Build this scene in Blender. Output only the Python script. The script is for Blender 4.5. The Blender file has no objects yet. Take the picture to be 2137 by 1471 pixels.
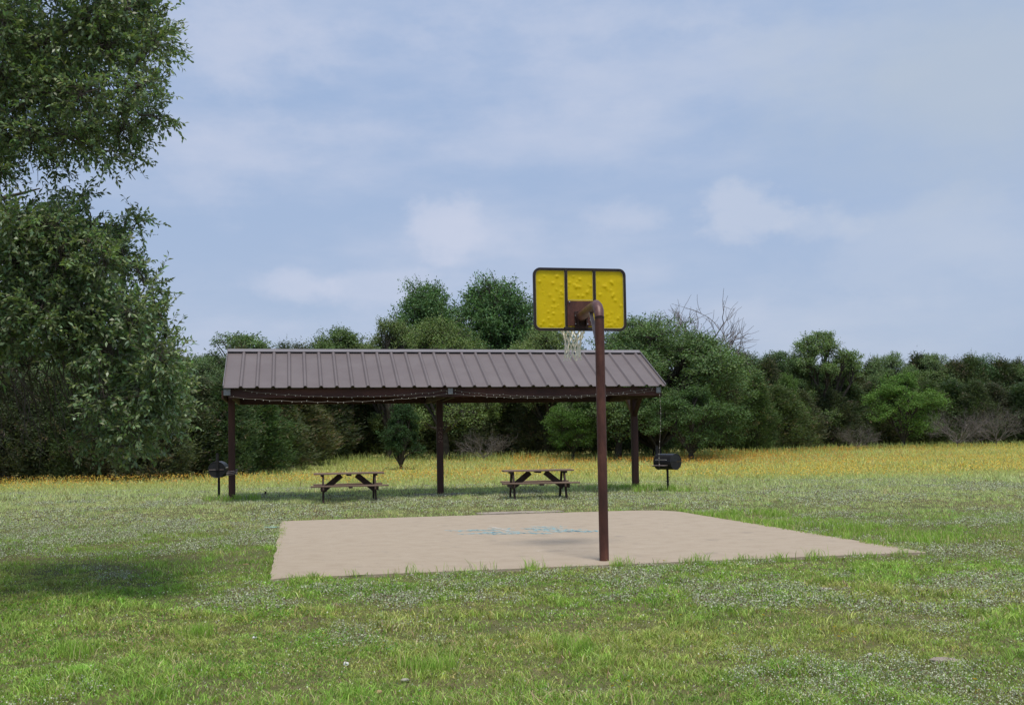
import bpy, bmesh, math, random
import numpy as np
from mathutils import Vector, Matrix
C = bpy.context.scene.collection
SC = bpy.context.scene
rad = math.radians

# ------------------------------------------------------------------ camera
F = 2150.0; SHIFT = 97.0; PITCH = 2.5; ROLL = 0.95; CAMH = 1.52
cam_d = bpy.data.cameras.new('camera'); cam = bpy.data.objects.new('camera', cam_d); C.objects.link(cam)
cam_d.sensor_width = 36.0; cam_d.lens = 36.0 * F / 2137.0; cam_d.shift_y = SHIFT / 2137.0
cam_d.clip_start = 0.1; cam_d.clip_end = 3000
cam.matrix_world = Matrix.Translation((0, 0, CAMH)) @ Matrix.Rotation(rad(90 + PITCH), 4, 'X') @ Matrix.Rotation(rad(-ROLL), 4, 'Z')
SC.camera = cam
CM = cam.matrix_world.to_3x3()
def ray(px, py):
    return CM @ Vector(((px - 1068.5) / F, (735.5 - py + SHIFT) / F, -1.0))
def at(px, py, Y):
    d = ray(px, py); t = Y / d.y
    return Vector((0, 0, CAMH)) + d * t

# ------------------------------------------------------------------ light
SUN_EL, SUN_AZ = 71.0, 165.0          # azimuth clockwise from +Y
SC.view_settings.view_transform = 'Standard'; SC.view_settings.look = 'None'
SC.view_settings.gamma = 1.0; SC.view_settings.exposure = 0.3
w = bpy.data.worlds.new('World'); SC.world = w; w.use_nodes = True
def build_world():
    nt = w.node_tree; N = nt.nodes; L = nt.links; N.clear()
    out = N.new('ShaderNodeOutputWorld'); bg = N.new('ShaderNodeBackground'); bg.inputs[1].default_value = 0.086
    L.new(bg.outputs[0], out.inputs[0])
    sky = N.new('ShaderNodeTexSky'); sky.sky_type = 'NISHITA'; sky.sun_disc = False
    sky.sun_elevation = rad(SUN_EL); sky.sun_rotation = rad(SUN_AZ)
    sky.air_density = 1.0; sky.dust_density = 2.5; sky.ozone_density = 1.5; sky.altitude = 200
    tc = N.new('ShaderNodeTexCoord'); sep = N.new('ShaderNodeSeparateXYZ'); L.new(tc.outputs['Generated'], sep.inputs[0])
    def M(op, a, b=None, c=None):
        n = N.new('ShaderNodeMath'); n.operation = op
        for i, v in enumerate((a, b, c)):
            if v is None: continue
            if isinstance(v, (int, float)): n.inputs[i].default_value = v
            else: L.new(v, n.inputs[i])
        return n.outputs[0]
    def MR(v, a, b, c=0.0, d=1.0):
        n = N.new('ShaderNodeMapRange'); n.interpolation_type = 'SMOOTHSTEP'
        L.new(v, n.inputs[0])
        for i, x in enumerate((a, b, c, d)): n.inputs[i + 1].default_value = x
        return n.outputs[0]
    az = M('ARCTAN2', sep.outputs[0], sep.outputs[1]); el = M('ARCSINE', sep.outputs[2])
    comb = N.new('ShaderNodeCombineXYZ'); L.new(az, comb.inputs[0]); L.new(el, comb.inputs[1])
    def noise(sx, sy, scale, detail, off, rough=0.5):
        mp = N.new('ShaderNodeMapping'); L.new(comb.outputs[0], mp.inputs[0])
        mp.inputs['Scale'].default_value = (sx, sy, 1); mp.inputs['Location'].default_value = (off, off * .7, off * 1.3)
        n = N.new('ShaderNodeTexNoise'); L.new(mp.outputs[0], n.inputs['Vector'])
        n.inputs['Scale'].default_value = scale; n.inputs['Detail'].default_value = detail; n.inputs['Roughness'].default_value = rough
        return n.outputs[0]
    n1 = noise(1, 3.0, 2.6, 7, 3.1, .58); n2 = noise(1, 1.5, 11, 8, 7.7, .6); n3 = noise(1, 2.2, 1.1, 3, 12.3)
    veil = MR(n1, .40, .72)
    fine = M('SUBTRACT', n2, .5)
    tot = M('MULTIPLY', veil, .6)
    def ang(px, py):
        d = ray(px, py).normalized(); return math.atan2(d.x, d.y), math.asin(d.z)
    # soft cumulus: pixel of the centre, half-widths in pixels, strength, softness
    blobs = [(1560, 455, 120, 52, .95, .5), (1690, 470, 75, 40, .6, .6), (1320, 460, 90, 32, .7, .7), (905, 465, 75, 58, .85, .6), (960, 490, 130, 50, .5, .9),
             (620, 600, 80, 38, .75, .6), (790, 600, 150, 36, .6, .7), (510, 90, 190, 75, .65, .8), (870, 85, 70, 40, .4, .8),
             (480, 330, 110, 80, .5, .9), (780, 270, 120, 50, .5, 1.), (1150, 60, 330, 60, .6, 1.), (1450, 140, 420, 70, .4, 1.), (1190, 300, 260, 60, .35, 1.),
             (1950, 520, 260, 90, .55, .9), (1760, 660, 170, 30, .35, .9), (1360, 570, 100, 34, .35, 1.), (600, 680, 90, 30, .4, 1.), (1540, 650, 60, 20, .35, 1.)]
    for px, py, rx, ry, st, soft in blobs:
        a, e = ang(px, py)
        dx = M('DIVIDE', M('SUBTRACT', az, a), rx / F * 1.35); dy = M('DIVIDE', M('SUBTRACT', el, e), ry / F * 1.35)
        d = M('SQRT', M('ADD', M('MULTIPLY', dx, dx), M('MULTIPLY', dy, dy)))
        d = M('ADD', d, M('MULTIPLY', fine, 2.5))
        f = MR(d, 1.08, 1.0 - soft, 0, st * .68)
        tot = M('SUBTRACT', M('ADD', tot, f), M('MULTIPLY', tot, f))
    mul = N.new('ShaderNodeMix'); mul.data_type = 'RGBA'; mul.blend_type = 'MIX'; mul.inputs[0].default_value = 0.80
    L.new(sky.outputs[0], mul.inputs[6])
    # hazy base tone, a little paler near the horizon
    base = N.new('ShaderNodeMix'); base.data_type = 'RGBA'
    L.new(MR(el, 0.0, .42), base.inputs[0]); base.inputs[6].default_value = (4.3, 5.2, 7.0, 1); base.inputs[7].default_value = (3.6, 4.85, 7.2, 1)
    L.new(base.outputs[2], mul.inputs[7])
    cl = N.new('ShaderNodeMix'); cl.data_type = 'RGBA'
    L.new(M('MULTIPLY', tot, .85), cl.inputs[0]); L.new(mul.outputs[2], cl.inputs[6])
    cc = N.new('ShaderNodeMix'); cc.data_type = 'RGBA'      # greyer cloud to the right, pinkish white to the left
    L.new(MR(az, -.1, .5), cc.inputs[0]); cc.inputs[6].default_value = (6.1, 6.4, 7.6, 1); cc.inputs[7].default_value = (5.2, 5.8, 6.9, 1)
    L.new(cc.outputs[2], cl.inputs[7])
    # grey cloud at the upper right
    a, e = ang(2080, 150)
    dx = M('DIVIDE', M('SUBTRACT', az, a), .22); dy = M('DIVIDE', M('SUBTRACT', el, e), .11)
    d = M('ADD', M('SQRT', M('ADD', M('MULTIPLY', dx, dx), M('MULTIPLY', dy, dy))), fine)
    gr = N.new('ShaderNodeMix'); gr.data_type = 'RGBA'
    L.new(MR(d, 1.3, .1, 0, .75), gr.inputs[0]); L.new(cl.outputs[2], gr.inputs[6]); gr.inputs[7].default_value = (4.5, 5.2, 6.2, 1)
    L.new(gr.outputs[2], bg.inputs[0])
build_world()
sl = bpy.data.lights.new('sun', 'SUN'); sl.energy = 2.6; sl.angle = rad(15); sl.color = (1, .94, .84)
so = bpy.data.objects.new('sun', sl); C.objects.link(so)
sd = Vector((math.cos(rad(SUN_EL)) * math.sin(rad(SUN_AZ)), math.cos(rad(SUN_EL)) * math.cos(rad(SUN_AZ)), math.sin(rad(SUN_EL))))
so.rotation_euler = sd.to_track_quat('Z', 'Y').to_euler(); so.location = (0, 0, 30)

# ------------------------------------------------------------------ helpers
rng = np.random.default_rng(7)
def tag(o, label=None, cat=None, group=None, kind=None):
    if label: o['label'] = label
    if cat: o['category'] = cat
    if group: o['group'] = group
    if kind: o['kind'] = kind
    return o
def empty(name, loc, rz=0):
    o = bpy.data.objects.new(name, None); C.objects.link(o); o.location = loc; o.rotation_euler = (0, 0, rz); o.empty_display_size = .2
    return o
def link(name, me, mat=None, parent=None, smooth=False):
    if mat is not None and not me.materials: me.materials.append(mat)
    o = bpy.data.objects.new(name, me); C.objects.link(o)
    if parent: o.parent = parent
    if smooth: me.polygons.foreach_set('use_smooth', [True] * len(me.polygons))
    return o
def mesh_np(name, V, Fs, col=None):
    me = bpy.data.meshes.new(name); V = np.asarray(V, np.float32)
    me.vertices.add(len(V)); me.vertices.foreach_set('co', V.ravel())
    idx = np.concatenate([f.ravel() for f in Fs]).astype(np.int32)
    cnt = np.concatenate([np.full(len(f), f.shape[1], np.int32) for f in Fs])
    st = np.concatenate([[0], np.cumsum(cnt)[:-1]]).astype(np.int32)
    me.loops.add(len(idx)); me.loops.foreach_set('vertex_index', idx)
    me.polygons.add(len(cnt)); me.polygons.foreach_set('loop_start', st)
    try: me.polygons.foreach_set('loop_total', cnt)
    except Exception: pass
    if col is not None:
        a = me.color_attributes.new('tint', 'FLOAT_COLOR', 'POINT')
        a.data.foreach_set('color', np.concatenate([col, np.ones((len(col), 1))], 1).astype(np.float32).ravel())
    me.update(calc_edges=True); me.validate()
    return me
class MB:
    """collects simple shapes into ONE mesh"""
    def __init__(s): s.bm = bmesh.new()
    def box(s, c, size, rot=None, bev=0.0):
        b = bmesh.new(); bmesh.ops.create_cube(b, size=1.0)
        bmesh.ops.scale(b, vec=size, verts=b.verts)
        if bev: bmesh.ops.bevel(b, geom=b.edges[:], offset=bev, segments=1, affect='EDGES')
        m = Matrix.Translation(c) @ (rot.to_4x4() if rot is not None else Matrix())
        b.transform(m); me = bpy.data.meshes.new('t'); b.to_mesh(me); b.free(); s.bm.from_mesh(me); bpy.data.meshes.remove(me); return s
    def bar(s, a, b_, wx, wy, up=(0, 0, 1), bev=0.004):
        a, b_ = Vector(a), Vector(b_); d = b_ - a; z = d.normalized(); up = Vector(up)
        if abs(z.dot(up)) > .98: up = Vector((0, 1, 0))
        x = up.cross(z).normalized(); y = z.cross(x)
        return s.box((a + b_) / 2, (wx, wy, d.length), Matrix((x, y, z)).transposed(), bev)
    def tube(s, pts, rs, seg=10, caps=True):
        pts = [Vector(p) for p in pts]
        if not hasattr(rs, '__len__'): rs = [rs] * len(pts)
        rings = []; prev = None
        for i, p in enumerate(pts):
            t = (pts[min(i + 1, len(pts) - 1)] - pts[max(i - 1, 0)]).normalized()
            if prev is None:
                prev = Vector((1, 0, 0)) if abs(t.x) < .9 else Vector((0, 1, 0))
            x = (prev - t * prev.dot(t)).normalized(); prev = x; y = t.cross(x)
            k = 1.0
            if 0 < i < len(pts) - 1:
                c = (pts[i + 1] - p).normalized().dot((p - pts[i - 1]).normalized()); k = 1 / max(.7, math.sqrt(max(.01, (1 + c) / 2)))
            rings.append([s.bm.verts.new(p + (x * math.cos(a) + y * math.sin(a)) * rs[i] * (k if False else 1)) for a in [2 * math.pi * j / seg for j in range(seg)]])
        for a, b_ in zip(rings[:-1], rings[1:]):
            for j in range(seg): s.bm.faces.new((a[j], a[(j + 1) % seg], b_[(j + 1) % seg], b_[j]))
        if caps:
            s.bm.faces.new(rings[0][::-1]); s.bm.faces.new(rings[-1])
        return s
    def build(s, name, mat, parent=None, smooth=False):
        bmesh.ops.recalc_face_normals(s.bm, faces=s.bm.faces[:])
        me = bpy.data.meshes.new(name); s.bm.to_mesh(me); s.bm.free()
        if smooth:
            me.polygons.foreach_set('use_smooth', [True] * len(me.polygons))
            try: me.set_sharp_from_angle(angle=rad(40))
            except Exception: pass
        return link(name, me, mat, parent)
# ---- value noise
_tab = np.random.default_rng(99).random((256, 256))
def vn(x, y, s=1.0, o=0):
    x = np.asarray(x) * s + o * 17.3; y = np.asarray(y) * s + o * 9.1
    xi = np.floor(x).astype(int); yi = np.floor(y).astype(int); fx = x - xi; fy = y - yi
    fx = fx * fx * (3 - 2 * fx); fy = fy * fy * (3 - 2 * fy)
    g = lambda a, b: _tab[a & 255, b & 255]
    return (g(xi, yi) * (1 - fx) + g(xi + 1, yi) * fx) * (1 - fy) + (g(xi, yi + 1) * (1 - fx) + g(xi + 1, yi + 1) * fx) * fy
def fbm(x, y, s=1.0, o=0):
    t = 0; w_ = 0; a = 1.0
    for k in range(5):
        c, d = math.cos(.7 + 1.3 * k + o), math.sin(.7 + 1.3 * k + o)
        t = t + a * vn(x * c - y * d, x * d + y * c, s * 2.07 ** k, o + k * 3 + 5); w_ += a; a *= .55
    return .5 + (t / w_ - .5) * 1.35
def sstep(a, b, x):
    t = np.clip((x - a) / (b - a), 0, 1); return t * t * (3 - 2 * t)
def tz(x, y):
    y = np.asarray(y, float)
    z = np.interp(y, [-60, 22.5, 25.5, 32, 45, 56, 75, 110, 420], [-.038, -.038, .07, .09, .14, .25, .62, .78, 1.4])
    return z
def gz(x, y): return float(tz(x, y))
def ground_pt(px, py):
    d = ray(px, py); Y = 20.0
    for _ in range(40):
        t = (gz(0, Y) - CAMH) / d.z; Y = .5 * Y + .5 * t * d.y
    return Vector((d.x * Y / d.y, Y, gz(0, Y)))

# ------------------------------------------------------------------ materials
def mat(name, color=None, rough=.7, metal=0.0, spec=.4):
    m = bpy.data.materials.new(name); m.use_nodes = True
    b = m.node_tree.nodes['Principled BSDF']
    if color: b.inputs['Base Color'].default_value = (*color, 1)
    b.inputs['Roughness'].default_value = rough; b.inputs['Metallic'].default_value = metal
    b.inputs['Specular IOR Level'].default_value = spec
    return m
def noisy(name, stops, scale=5, detail=6, rough=.7, metal=0, bump=0.0, bscale=40, stretch=(1, 1, 1), spec=.4, coord='Object', rng_=None, dist=0.0):
    m = mat(name, None, rough, metal, spec); nt = m.node_tree; N = nt.nodes; L = nt.links; b = N['Principled BSDF']
    tc = N.new('ShaderNodeTexCoord'); mp = N.new('ShaderNodeMapping'); L.new(tc.outputs[coord], mp.inputs[0]); mp.inputs['Scale'].default_value = stretch
    n = N.new('ShaderNodeTexNoise'); L.new(mp.outputs[0], n.inputs['Vector']); n.inputs['Scale'].default_value = scale; n.inputs['Detail'].default_value = detail
    n.inputs['Roughness'].default_value = .62; n.inputs['Distortion'].default_value = dist
    r = N.new('ShaderNodeValToRGB'); L.new(n.outputs[0], r.inputs[0])
    e = r.color_ramp.elements
    while len(e) < len(stops): e.new(.5)
    for k, (p, c) in enumerate(stops): e[k].position = p; e[k].color = (*c, 1)
    L.new(r.outputs[0], b.inputs['Base Color'])
    if bump:
        n2 = N.new('ShaderNodeTexNoise'); L.new(mp.outputs[0], n2.inputs['Vector']); n2.inputs['Scale'].default_value = bscale; n2.inputs['Detail'].default_value = 4
        bp = N.new('ShaderNodeBump'); bp.inputs['Strength'].default_value = bump; bp.inputs['Distance'].default_value = .02
        L.new(n2.outputs[0], bp.inputs['Height']); L.new(bp.outputs[0], b.inputs['Normal'])
    return m
def leafmat(name, trans=.3, rough=.55, spec=.3, tc=(1.3, 1.5, .7)):
    m = mat(name, None, rough, 0, spec); nt = m.node_tree; N = nt.nodes; L = nt.links; b = N['Principled BSDF']
    a = N.new('ShaderNodeAttribute'); a.attribute_name = 'tint'
    oi = N.new('ShaderNodeObjectInfo')
    mx = N.new('ShaderNodeMix'); mx.data_type = 'RGBA'; mx.blend_type = 'MULTIPLY'; mx.inputs[0].default_value = 1
    L.new(a.outputs['Color'], mx.inputs[6]); L.new(oi.outputs['Color'], mx.inputs[7])
    L.new(mx.outputs[2], b.inputs['Base Color'])
    if trans:
        t = N.new('ShaderNodeBsdfTranslucent'); m2 = N.new('ShaderNodeMix'); m2.data_type = 'RGBA'; m2.blend_type = 'MULTIPLY'; m2.inputs[0].default_value = 1
        L.new(mx.outputs[2], m2.inputs[6]); m2.inputs[7].default_value = (*tc, 1); L.new(m2.outputs[2], t.inputs[0])
        ms = N.new('ShaderNodeMixShader'); ms.inputs[0].default_value = trans
        L.new(b.outputs[0], ms.inputs[1]); L.new(t.outputs[0], ms.inputs[2]); L.new(ms.outputs[0], N['Material Output'].inputs[0])
    return m
M_leaf = leafmat('leaves', .25, .42, .5)
M_far = leafmat('far_leaves', .22, .7, .2)
M_grass = leafmat('grass_blades', .35, .6, .25)
M_petal = leafmat('petals', .3, .7, .1, (1, 1, 1))
M_bark = noisy('bark', [(.3, (.05, .04, .032)), (.7, (.16, .135, .11))], 9, 6, .9, bump=.6, bscale=30, stretch=(1, 1, .3))
M_fbark = noisy('dark_bark', [(.3, (.03, .025, .02)), (.7, (.09, .078, .065))], 3, 4, .95)
M_bare = noisy('dead_bark', [(.3, (.10, .085, .08)), (.7, (.23, .20, .19))], 4, 4, .9)
M_conc = noisy('concrete', [(.25, (.34, .27, .195)), (.48, (.385, .311, .23)), (.62, (.40, .326, .243)), (.8, (.445, .37, .285))], 3.2, 10, .9, bump=.35, bscale=60)
M_conc2 = noisy('weathered_concrete', [(.3, (.2, .165, .13)), (.6, (.36, .30, .25)), (.8, (.42, .37, .31))], 6, 9, .95, bump=.6, bscale=30)
M_roof = noisy('roof_metal', [(.3, (.136, .110, .107)), (.7, (.162, .135, .131))], 1.3, 5, .5, .0, spec=.35)
M_cap = noisy('ridge_metal', [(.3, (.175, .155, .155)), (.7, (.21, .185, .185))], 3, 3, .4, 0, spec=.5)
M_stain = noisy('stained_wood', [(.3, (.028, .011, .009)), (.55, (.055, .021, .015)), (.8, (.10, .042, .026))], 3, 6, .65, bump=.3, bscale=25, stretch=(1, 1, .2))
M_beam = noisy('stained_beam', [(.3, (.035, .013, .010)), (.55, (.075, .027, .018)), (.8, (.15, .06, .035))], 2.2, 6, .65, bump=.3, bscale=25, stretch=(.3, 1, 1))
M_sunlit = noisy('sunlit_brace_wood', [(.3, (.25, .16, .13)), (.7, (.40, .28, .24))], 6, 5, .8)
M_under = noisy('old_wood_decking', [(.3, (.05, .03, .022)), (.7, (.10, .06, .045))], 4, 5, .85)
M_plate = noisy('galvanised_plate', [(.3, (.20, .20, .205)), (.7, (.34, .335, .33))], 20, 3, .5, .3)
M_rust = noisy('rusty_brown_steel', [(.28, (.045, .018, .014)), (.5, (.088, .033, .025)), (.64, (.14, .055, .037)), (.78, (.25, .105, .06))], 5, 9, .55, .15, bump=.25, bscale=50, stretch=(1, 1, .35))
M_rustdk = noisy('dark_rusty_steel', [(.3, (.02, .012, .010)), (.7, (.07, .032, .027))], 14, 8, .6, .2, bump=.25, bscale=50)
M_strut = noisy('bare_strut_steel', [(.3, (.22, .16, .15)), (.7, (.42, .34, .32))], 14, 5, .45, .3)
M_frame = noisy('black_rubber_frame', [(.3, (.014, .009, .010)), (.7, (.032, .02, .02))], 20, 5, .6)
M_edge = mat('cream_edge', (.50, .46, .22), .7)
M_net = noisy('white_net_cord', [(.3, (.78, .76, .68)), (.7, (.9, .88, .80))], 20, 3, .9)
M_rim = noisy('orange_rim_steel', [(.3, (.28, .05, .02)), (.7, (.40, .09, .03))], 20, 3, .5)
M_twood = noisy('table_wood', [(.3, (.12, .075, .055)), (.5, (.20, .135, .10)), (.75, (.32, .23, .18))], 3, 8, .85, bump=.4, bscale=30, stretch=(.25, 2, 2))
M_tdark = noisy('table_leg_wood', [(.3, (.03, .019, .016)), (.5, (.055, .034, .028)), (.75, (.11, .068, .055))], 4, 8, .85, bump=.4, bscale=30)
M_grill = noisy('black_grill_steel', [(.35, (.012, .012, .014)), (.75, (.030, .029, .032))], 8, 7, .42, .2, bump=.1, bscale=60, spec=.5)
M_gdark = noisy('sooty_steel', [(.3, (.010, .010, .010)), (.7, (.028, .025, .024))], 12, 5, .7, .1)
M_silver = mat('bright_steel', (.5, .5, .5), .3, .6)
M_cable = mat('pale_cable', (.20, .17, .14), .7)
M_bulb = mat('frosted_bulb', (.75, .72, .62), .35)
M_stone = noisy('limestone', [(.3, (.30, .27, .22)), (.7, (.55, .51, .44))], 12, 7, .95, bump=.5)
M_litter = noisy('white_litter', [(.3, (.6, .58, .55)), (.7, (.8, .79, .77))], 20, 4, .9)
M_leaflit = noisy('dry_leaf', [(.3, (.35, .2, .1)), (.7, (.5, .34, .2))], 20, 4, .9)
M_numb = mat('pale_number_paint', (.38, .25, .20), .8)
M_aqua = mat('aqua_plastic', (.30, .72, .66), .5)

# yellow fibreglass backboard
M_yel = noisy('yellow_enamel', [(.25, (.76, .58, .006)), (.6, (.84, .67, .006)), (.85, (.86, .69, .02))], 7, 6, .45, spec=.4)
def glow_through(m, k, col):      # thin fibreglass lets daylight through
    nt = m.node_tree; N = nt.nodes; L = nt.links; t = N.new('ShaderNodeBsdfTranslucent'); t.inputs[0].default_value = (*col, 1); x = N.new('ShaderNodeMixShader'); x.inputs[0].default_value = k
    L.new(N['Principled BSDF'].outputs[0], x.inputs[1]); L.new(t.outputs[0], x.inputs[2]); L.new(x.outputs[0], N['Material Output'].inputs[0])
glow_through(M_yel, .45, (1, .86, .01))

# chalk (broken up, the slab shows through)
def chalk(name, col, lo, hi):
    m = mat(name, col, .95); nt = m.node_tree; N = nt.nodes; L = nt.links; b = N['Principled BSDF']
    tc = N.new('ShaderNodeTexCoord'); n = N.new('ShaderNodeTexNoise'); L.new(tc.outputs['Object'], n.inputs['Vector']); n.inputs['Scale'].default_value = 9; n.inputs['Detail'].default_value = 8
    n.inputs['Roughness'].default_value = .75
    r = N.new('ShaderNodeMapRange'); L.new(n.outputs[0], r.inputs[0]); r.inputs[1].default_value = lo; r.inputs[2].default_value = hi; r.inputs[4].default_value = .75
    L.new(r.outputs[0], b.inputs['Alpha']); return m
M_chalkb = chalk('blue_chalk', (.36, .64, .70), .36, .60)
M_chalkw = chalk('white_chalk', (.75, .74, .70), .35, .6)

# ------------------------------------------------------------------ ground
U = Vector((math.cos(rad(12.2)), math.sin(rad(12.2)), 0)); Vv = Vector((-U.y, U.x, 0))
SA = rad(11.2); SU = np.array([math.cos(SA), math.sin(SA)]); SV = np.array([-SU[1], SU[0]]); S0 = np.array([-2.83, 12.12]); SW, SD = 8.3, 9.65
def slab_local(x, y):
    dx = x - S0[0]; dy = y - S0[1]
    return dx * SU[0] + dy * SU[1], dx * SV[0] + dy * SV[1]
def edge_px_y(px):       # where grass meets the wood, in picture rows -> used only to know the field's real outline
    return np.interp(px, [-400, 0, 300, 430, 560, 620, 640, 700, 880, 1250, 1400, 1560, 1800, 2137, 2500], [1014, 1011, 1006, 1001, 990, 976, 966, 960, 955, 955, 950, 946, 936, 931, 929])
_ed = [ground_pt(p, float(edge_px_y(p))) for p in range(-400, 2501, 50)]
_eb = np.array([p.x / p.y for p in _ed]); _ey = np.array([p.y for p in _ed])
def field_edge(x, y): return np.interp(x / np.maximum(y, .1), _eb, _ey)

def make_ground():
    ys = np.concatenate([np.arange(-60, 5, 5), np.arange(5, 40, .5), np.arange(40, 130, 2), np.arange(130, 431, 15)])
    xs = np.concatenate([np.arange(-300, -60, 20), np.arange(-60, 61, 1.5), np.arange(80, 301, 20)])
    X, Y = np.meshgrid(xs, ys); Z = tz(X, Y)
    V = np.stack([X, Y, Z], -1).reshape(-1, 3); nx = len(xs); ny = len(ys)
    i = np.arange(ny - 1)[:, None] * nx + np.arange(nx - 1)[None, :]
    Fq = np.stack([i, i + 1, i + nx + 1, i + nx], -1).reshape(-1, 4)
    m = mat('lawn_soil', None, .95, 0, .1); nt = m.node_tree; N = nt.nodes; L = nt.links; b = N['Principled BSDF']
    tc = N.new('ShaderNodeTexCoord')
    def ns(s, d, off=0):
        mp = N.new('ShaderNodeMapping'); L.new(tc.outputs['Object'], mp.inputs[0]); mp.inputs['Location'].default_value = (off, off, 0)
        n = N.new('ShaderNodeTexNoise'); n.inputs['Scale'].default_value = s; n.inputs['Detail'].default_value = d; L.new(mp.outputs[0], n.inputs['Vector']); return n.outputs[0]
    r = N.new('ShaderNodeValToRGB'); L.new(ns(14, 8), r.inputs[0]); e = r.color_ramp.elements
    e[0].position = .3; e[0].color = (.07, .065, .03, 1); e[1].position = .75; e[1].color = (.20, .15, .095, 1)
    k = e.new(.5); k.color = (.12, .12, .05, 1)
    r2 = N.new('ShaderNodeValToRGB'); L.new(ns(.6, 6, 5), r2.inputs[0]); e = r2.color_ramp.elements
    e[0].position = .35; e[0].color = (.10, .12, .04, 1); e[1].position = .7; e[1].color = (.17, .14, .07, 1)
    mx = N.new('ShaderNodeMix'); mx.data_type = 'RGBA'; mx.inputs[0].default_value = .5; L.new(r.outputs[0], mx.inputs[6]); L.new(r2.outputs[0], mx.inputs[7])
    # meadow beyond the shelter: dense flowers tint the sward
    sp = N.new('ShaderNodeSeparateXYZ'); L.new(tc.outputs['Object'], sp.inputs[0])
    mr = N.new('ShaderNodeMapRange'); L.new(sp.outputs[1], mr.inputs[0]); mr.inputs[1].default_value = 32; mr.inputs[2].default_value = 42
    m3 = N.new('ShaderNodeMix'); m3.data_type = 'RGBA'; L.new(mr.outputs[0], m3.inputs[0]); L.new(mx.outputs[2], m3.inputs[6])
    r3 = N.new('ShaderNodeValToRGB'); L.new(ns(.25, 7, 9), r3.inputs[0]); e = r3.color_ramp.elements
    e[0].position = .35; e[0].color = (.26, .27, .09, 1); e[1].position = .7; e[1].color = (.40, .33, .10, 1)
    L.new(r3.outputs[0], m3.inputs[7]); L.new(m3.outputs[2], b.inputs['Base Color'])
    n = ns(30, 5); bp = N.new('ShaderNodeBump'); bp.inputs['Strength'].default_value = .8; bp.inputs['Distance'].default_value = .04; L.new(n, bp.inputs['Height']); L.new(bp.outputs[0], b.inputs['Normal'])
    o = link('ground', mesh_np('ground', V, [Fq]), m); tag(o, kind='structure')
make_ground()

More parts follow.
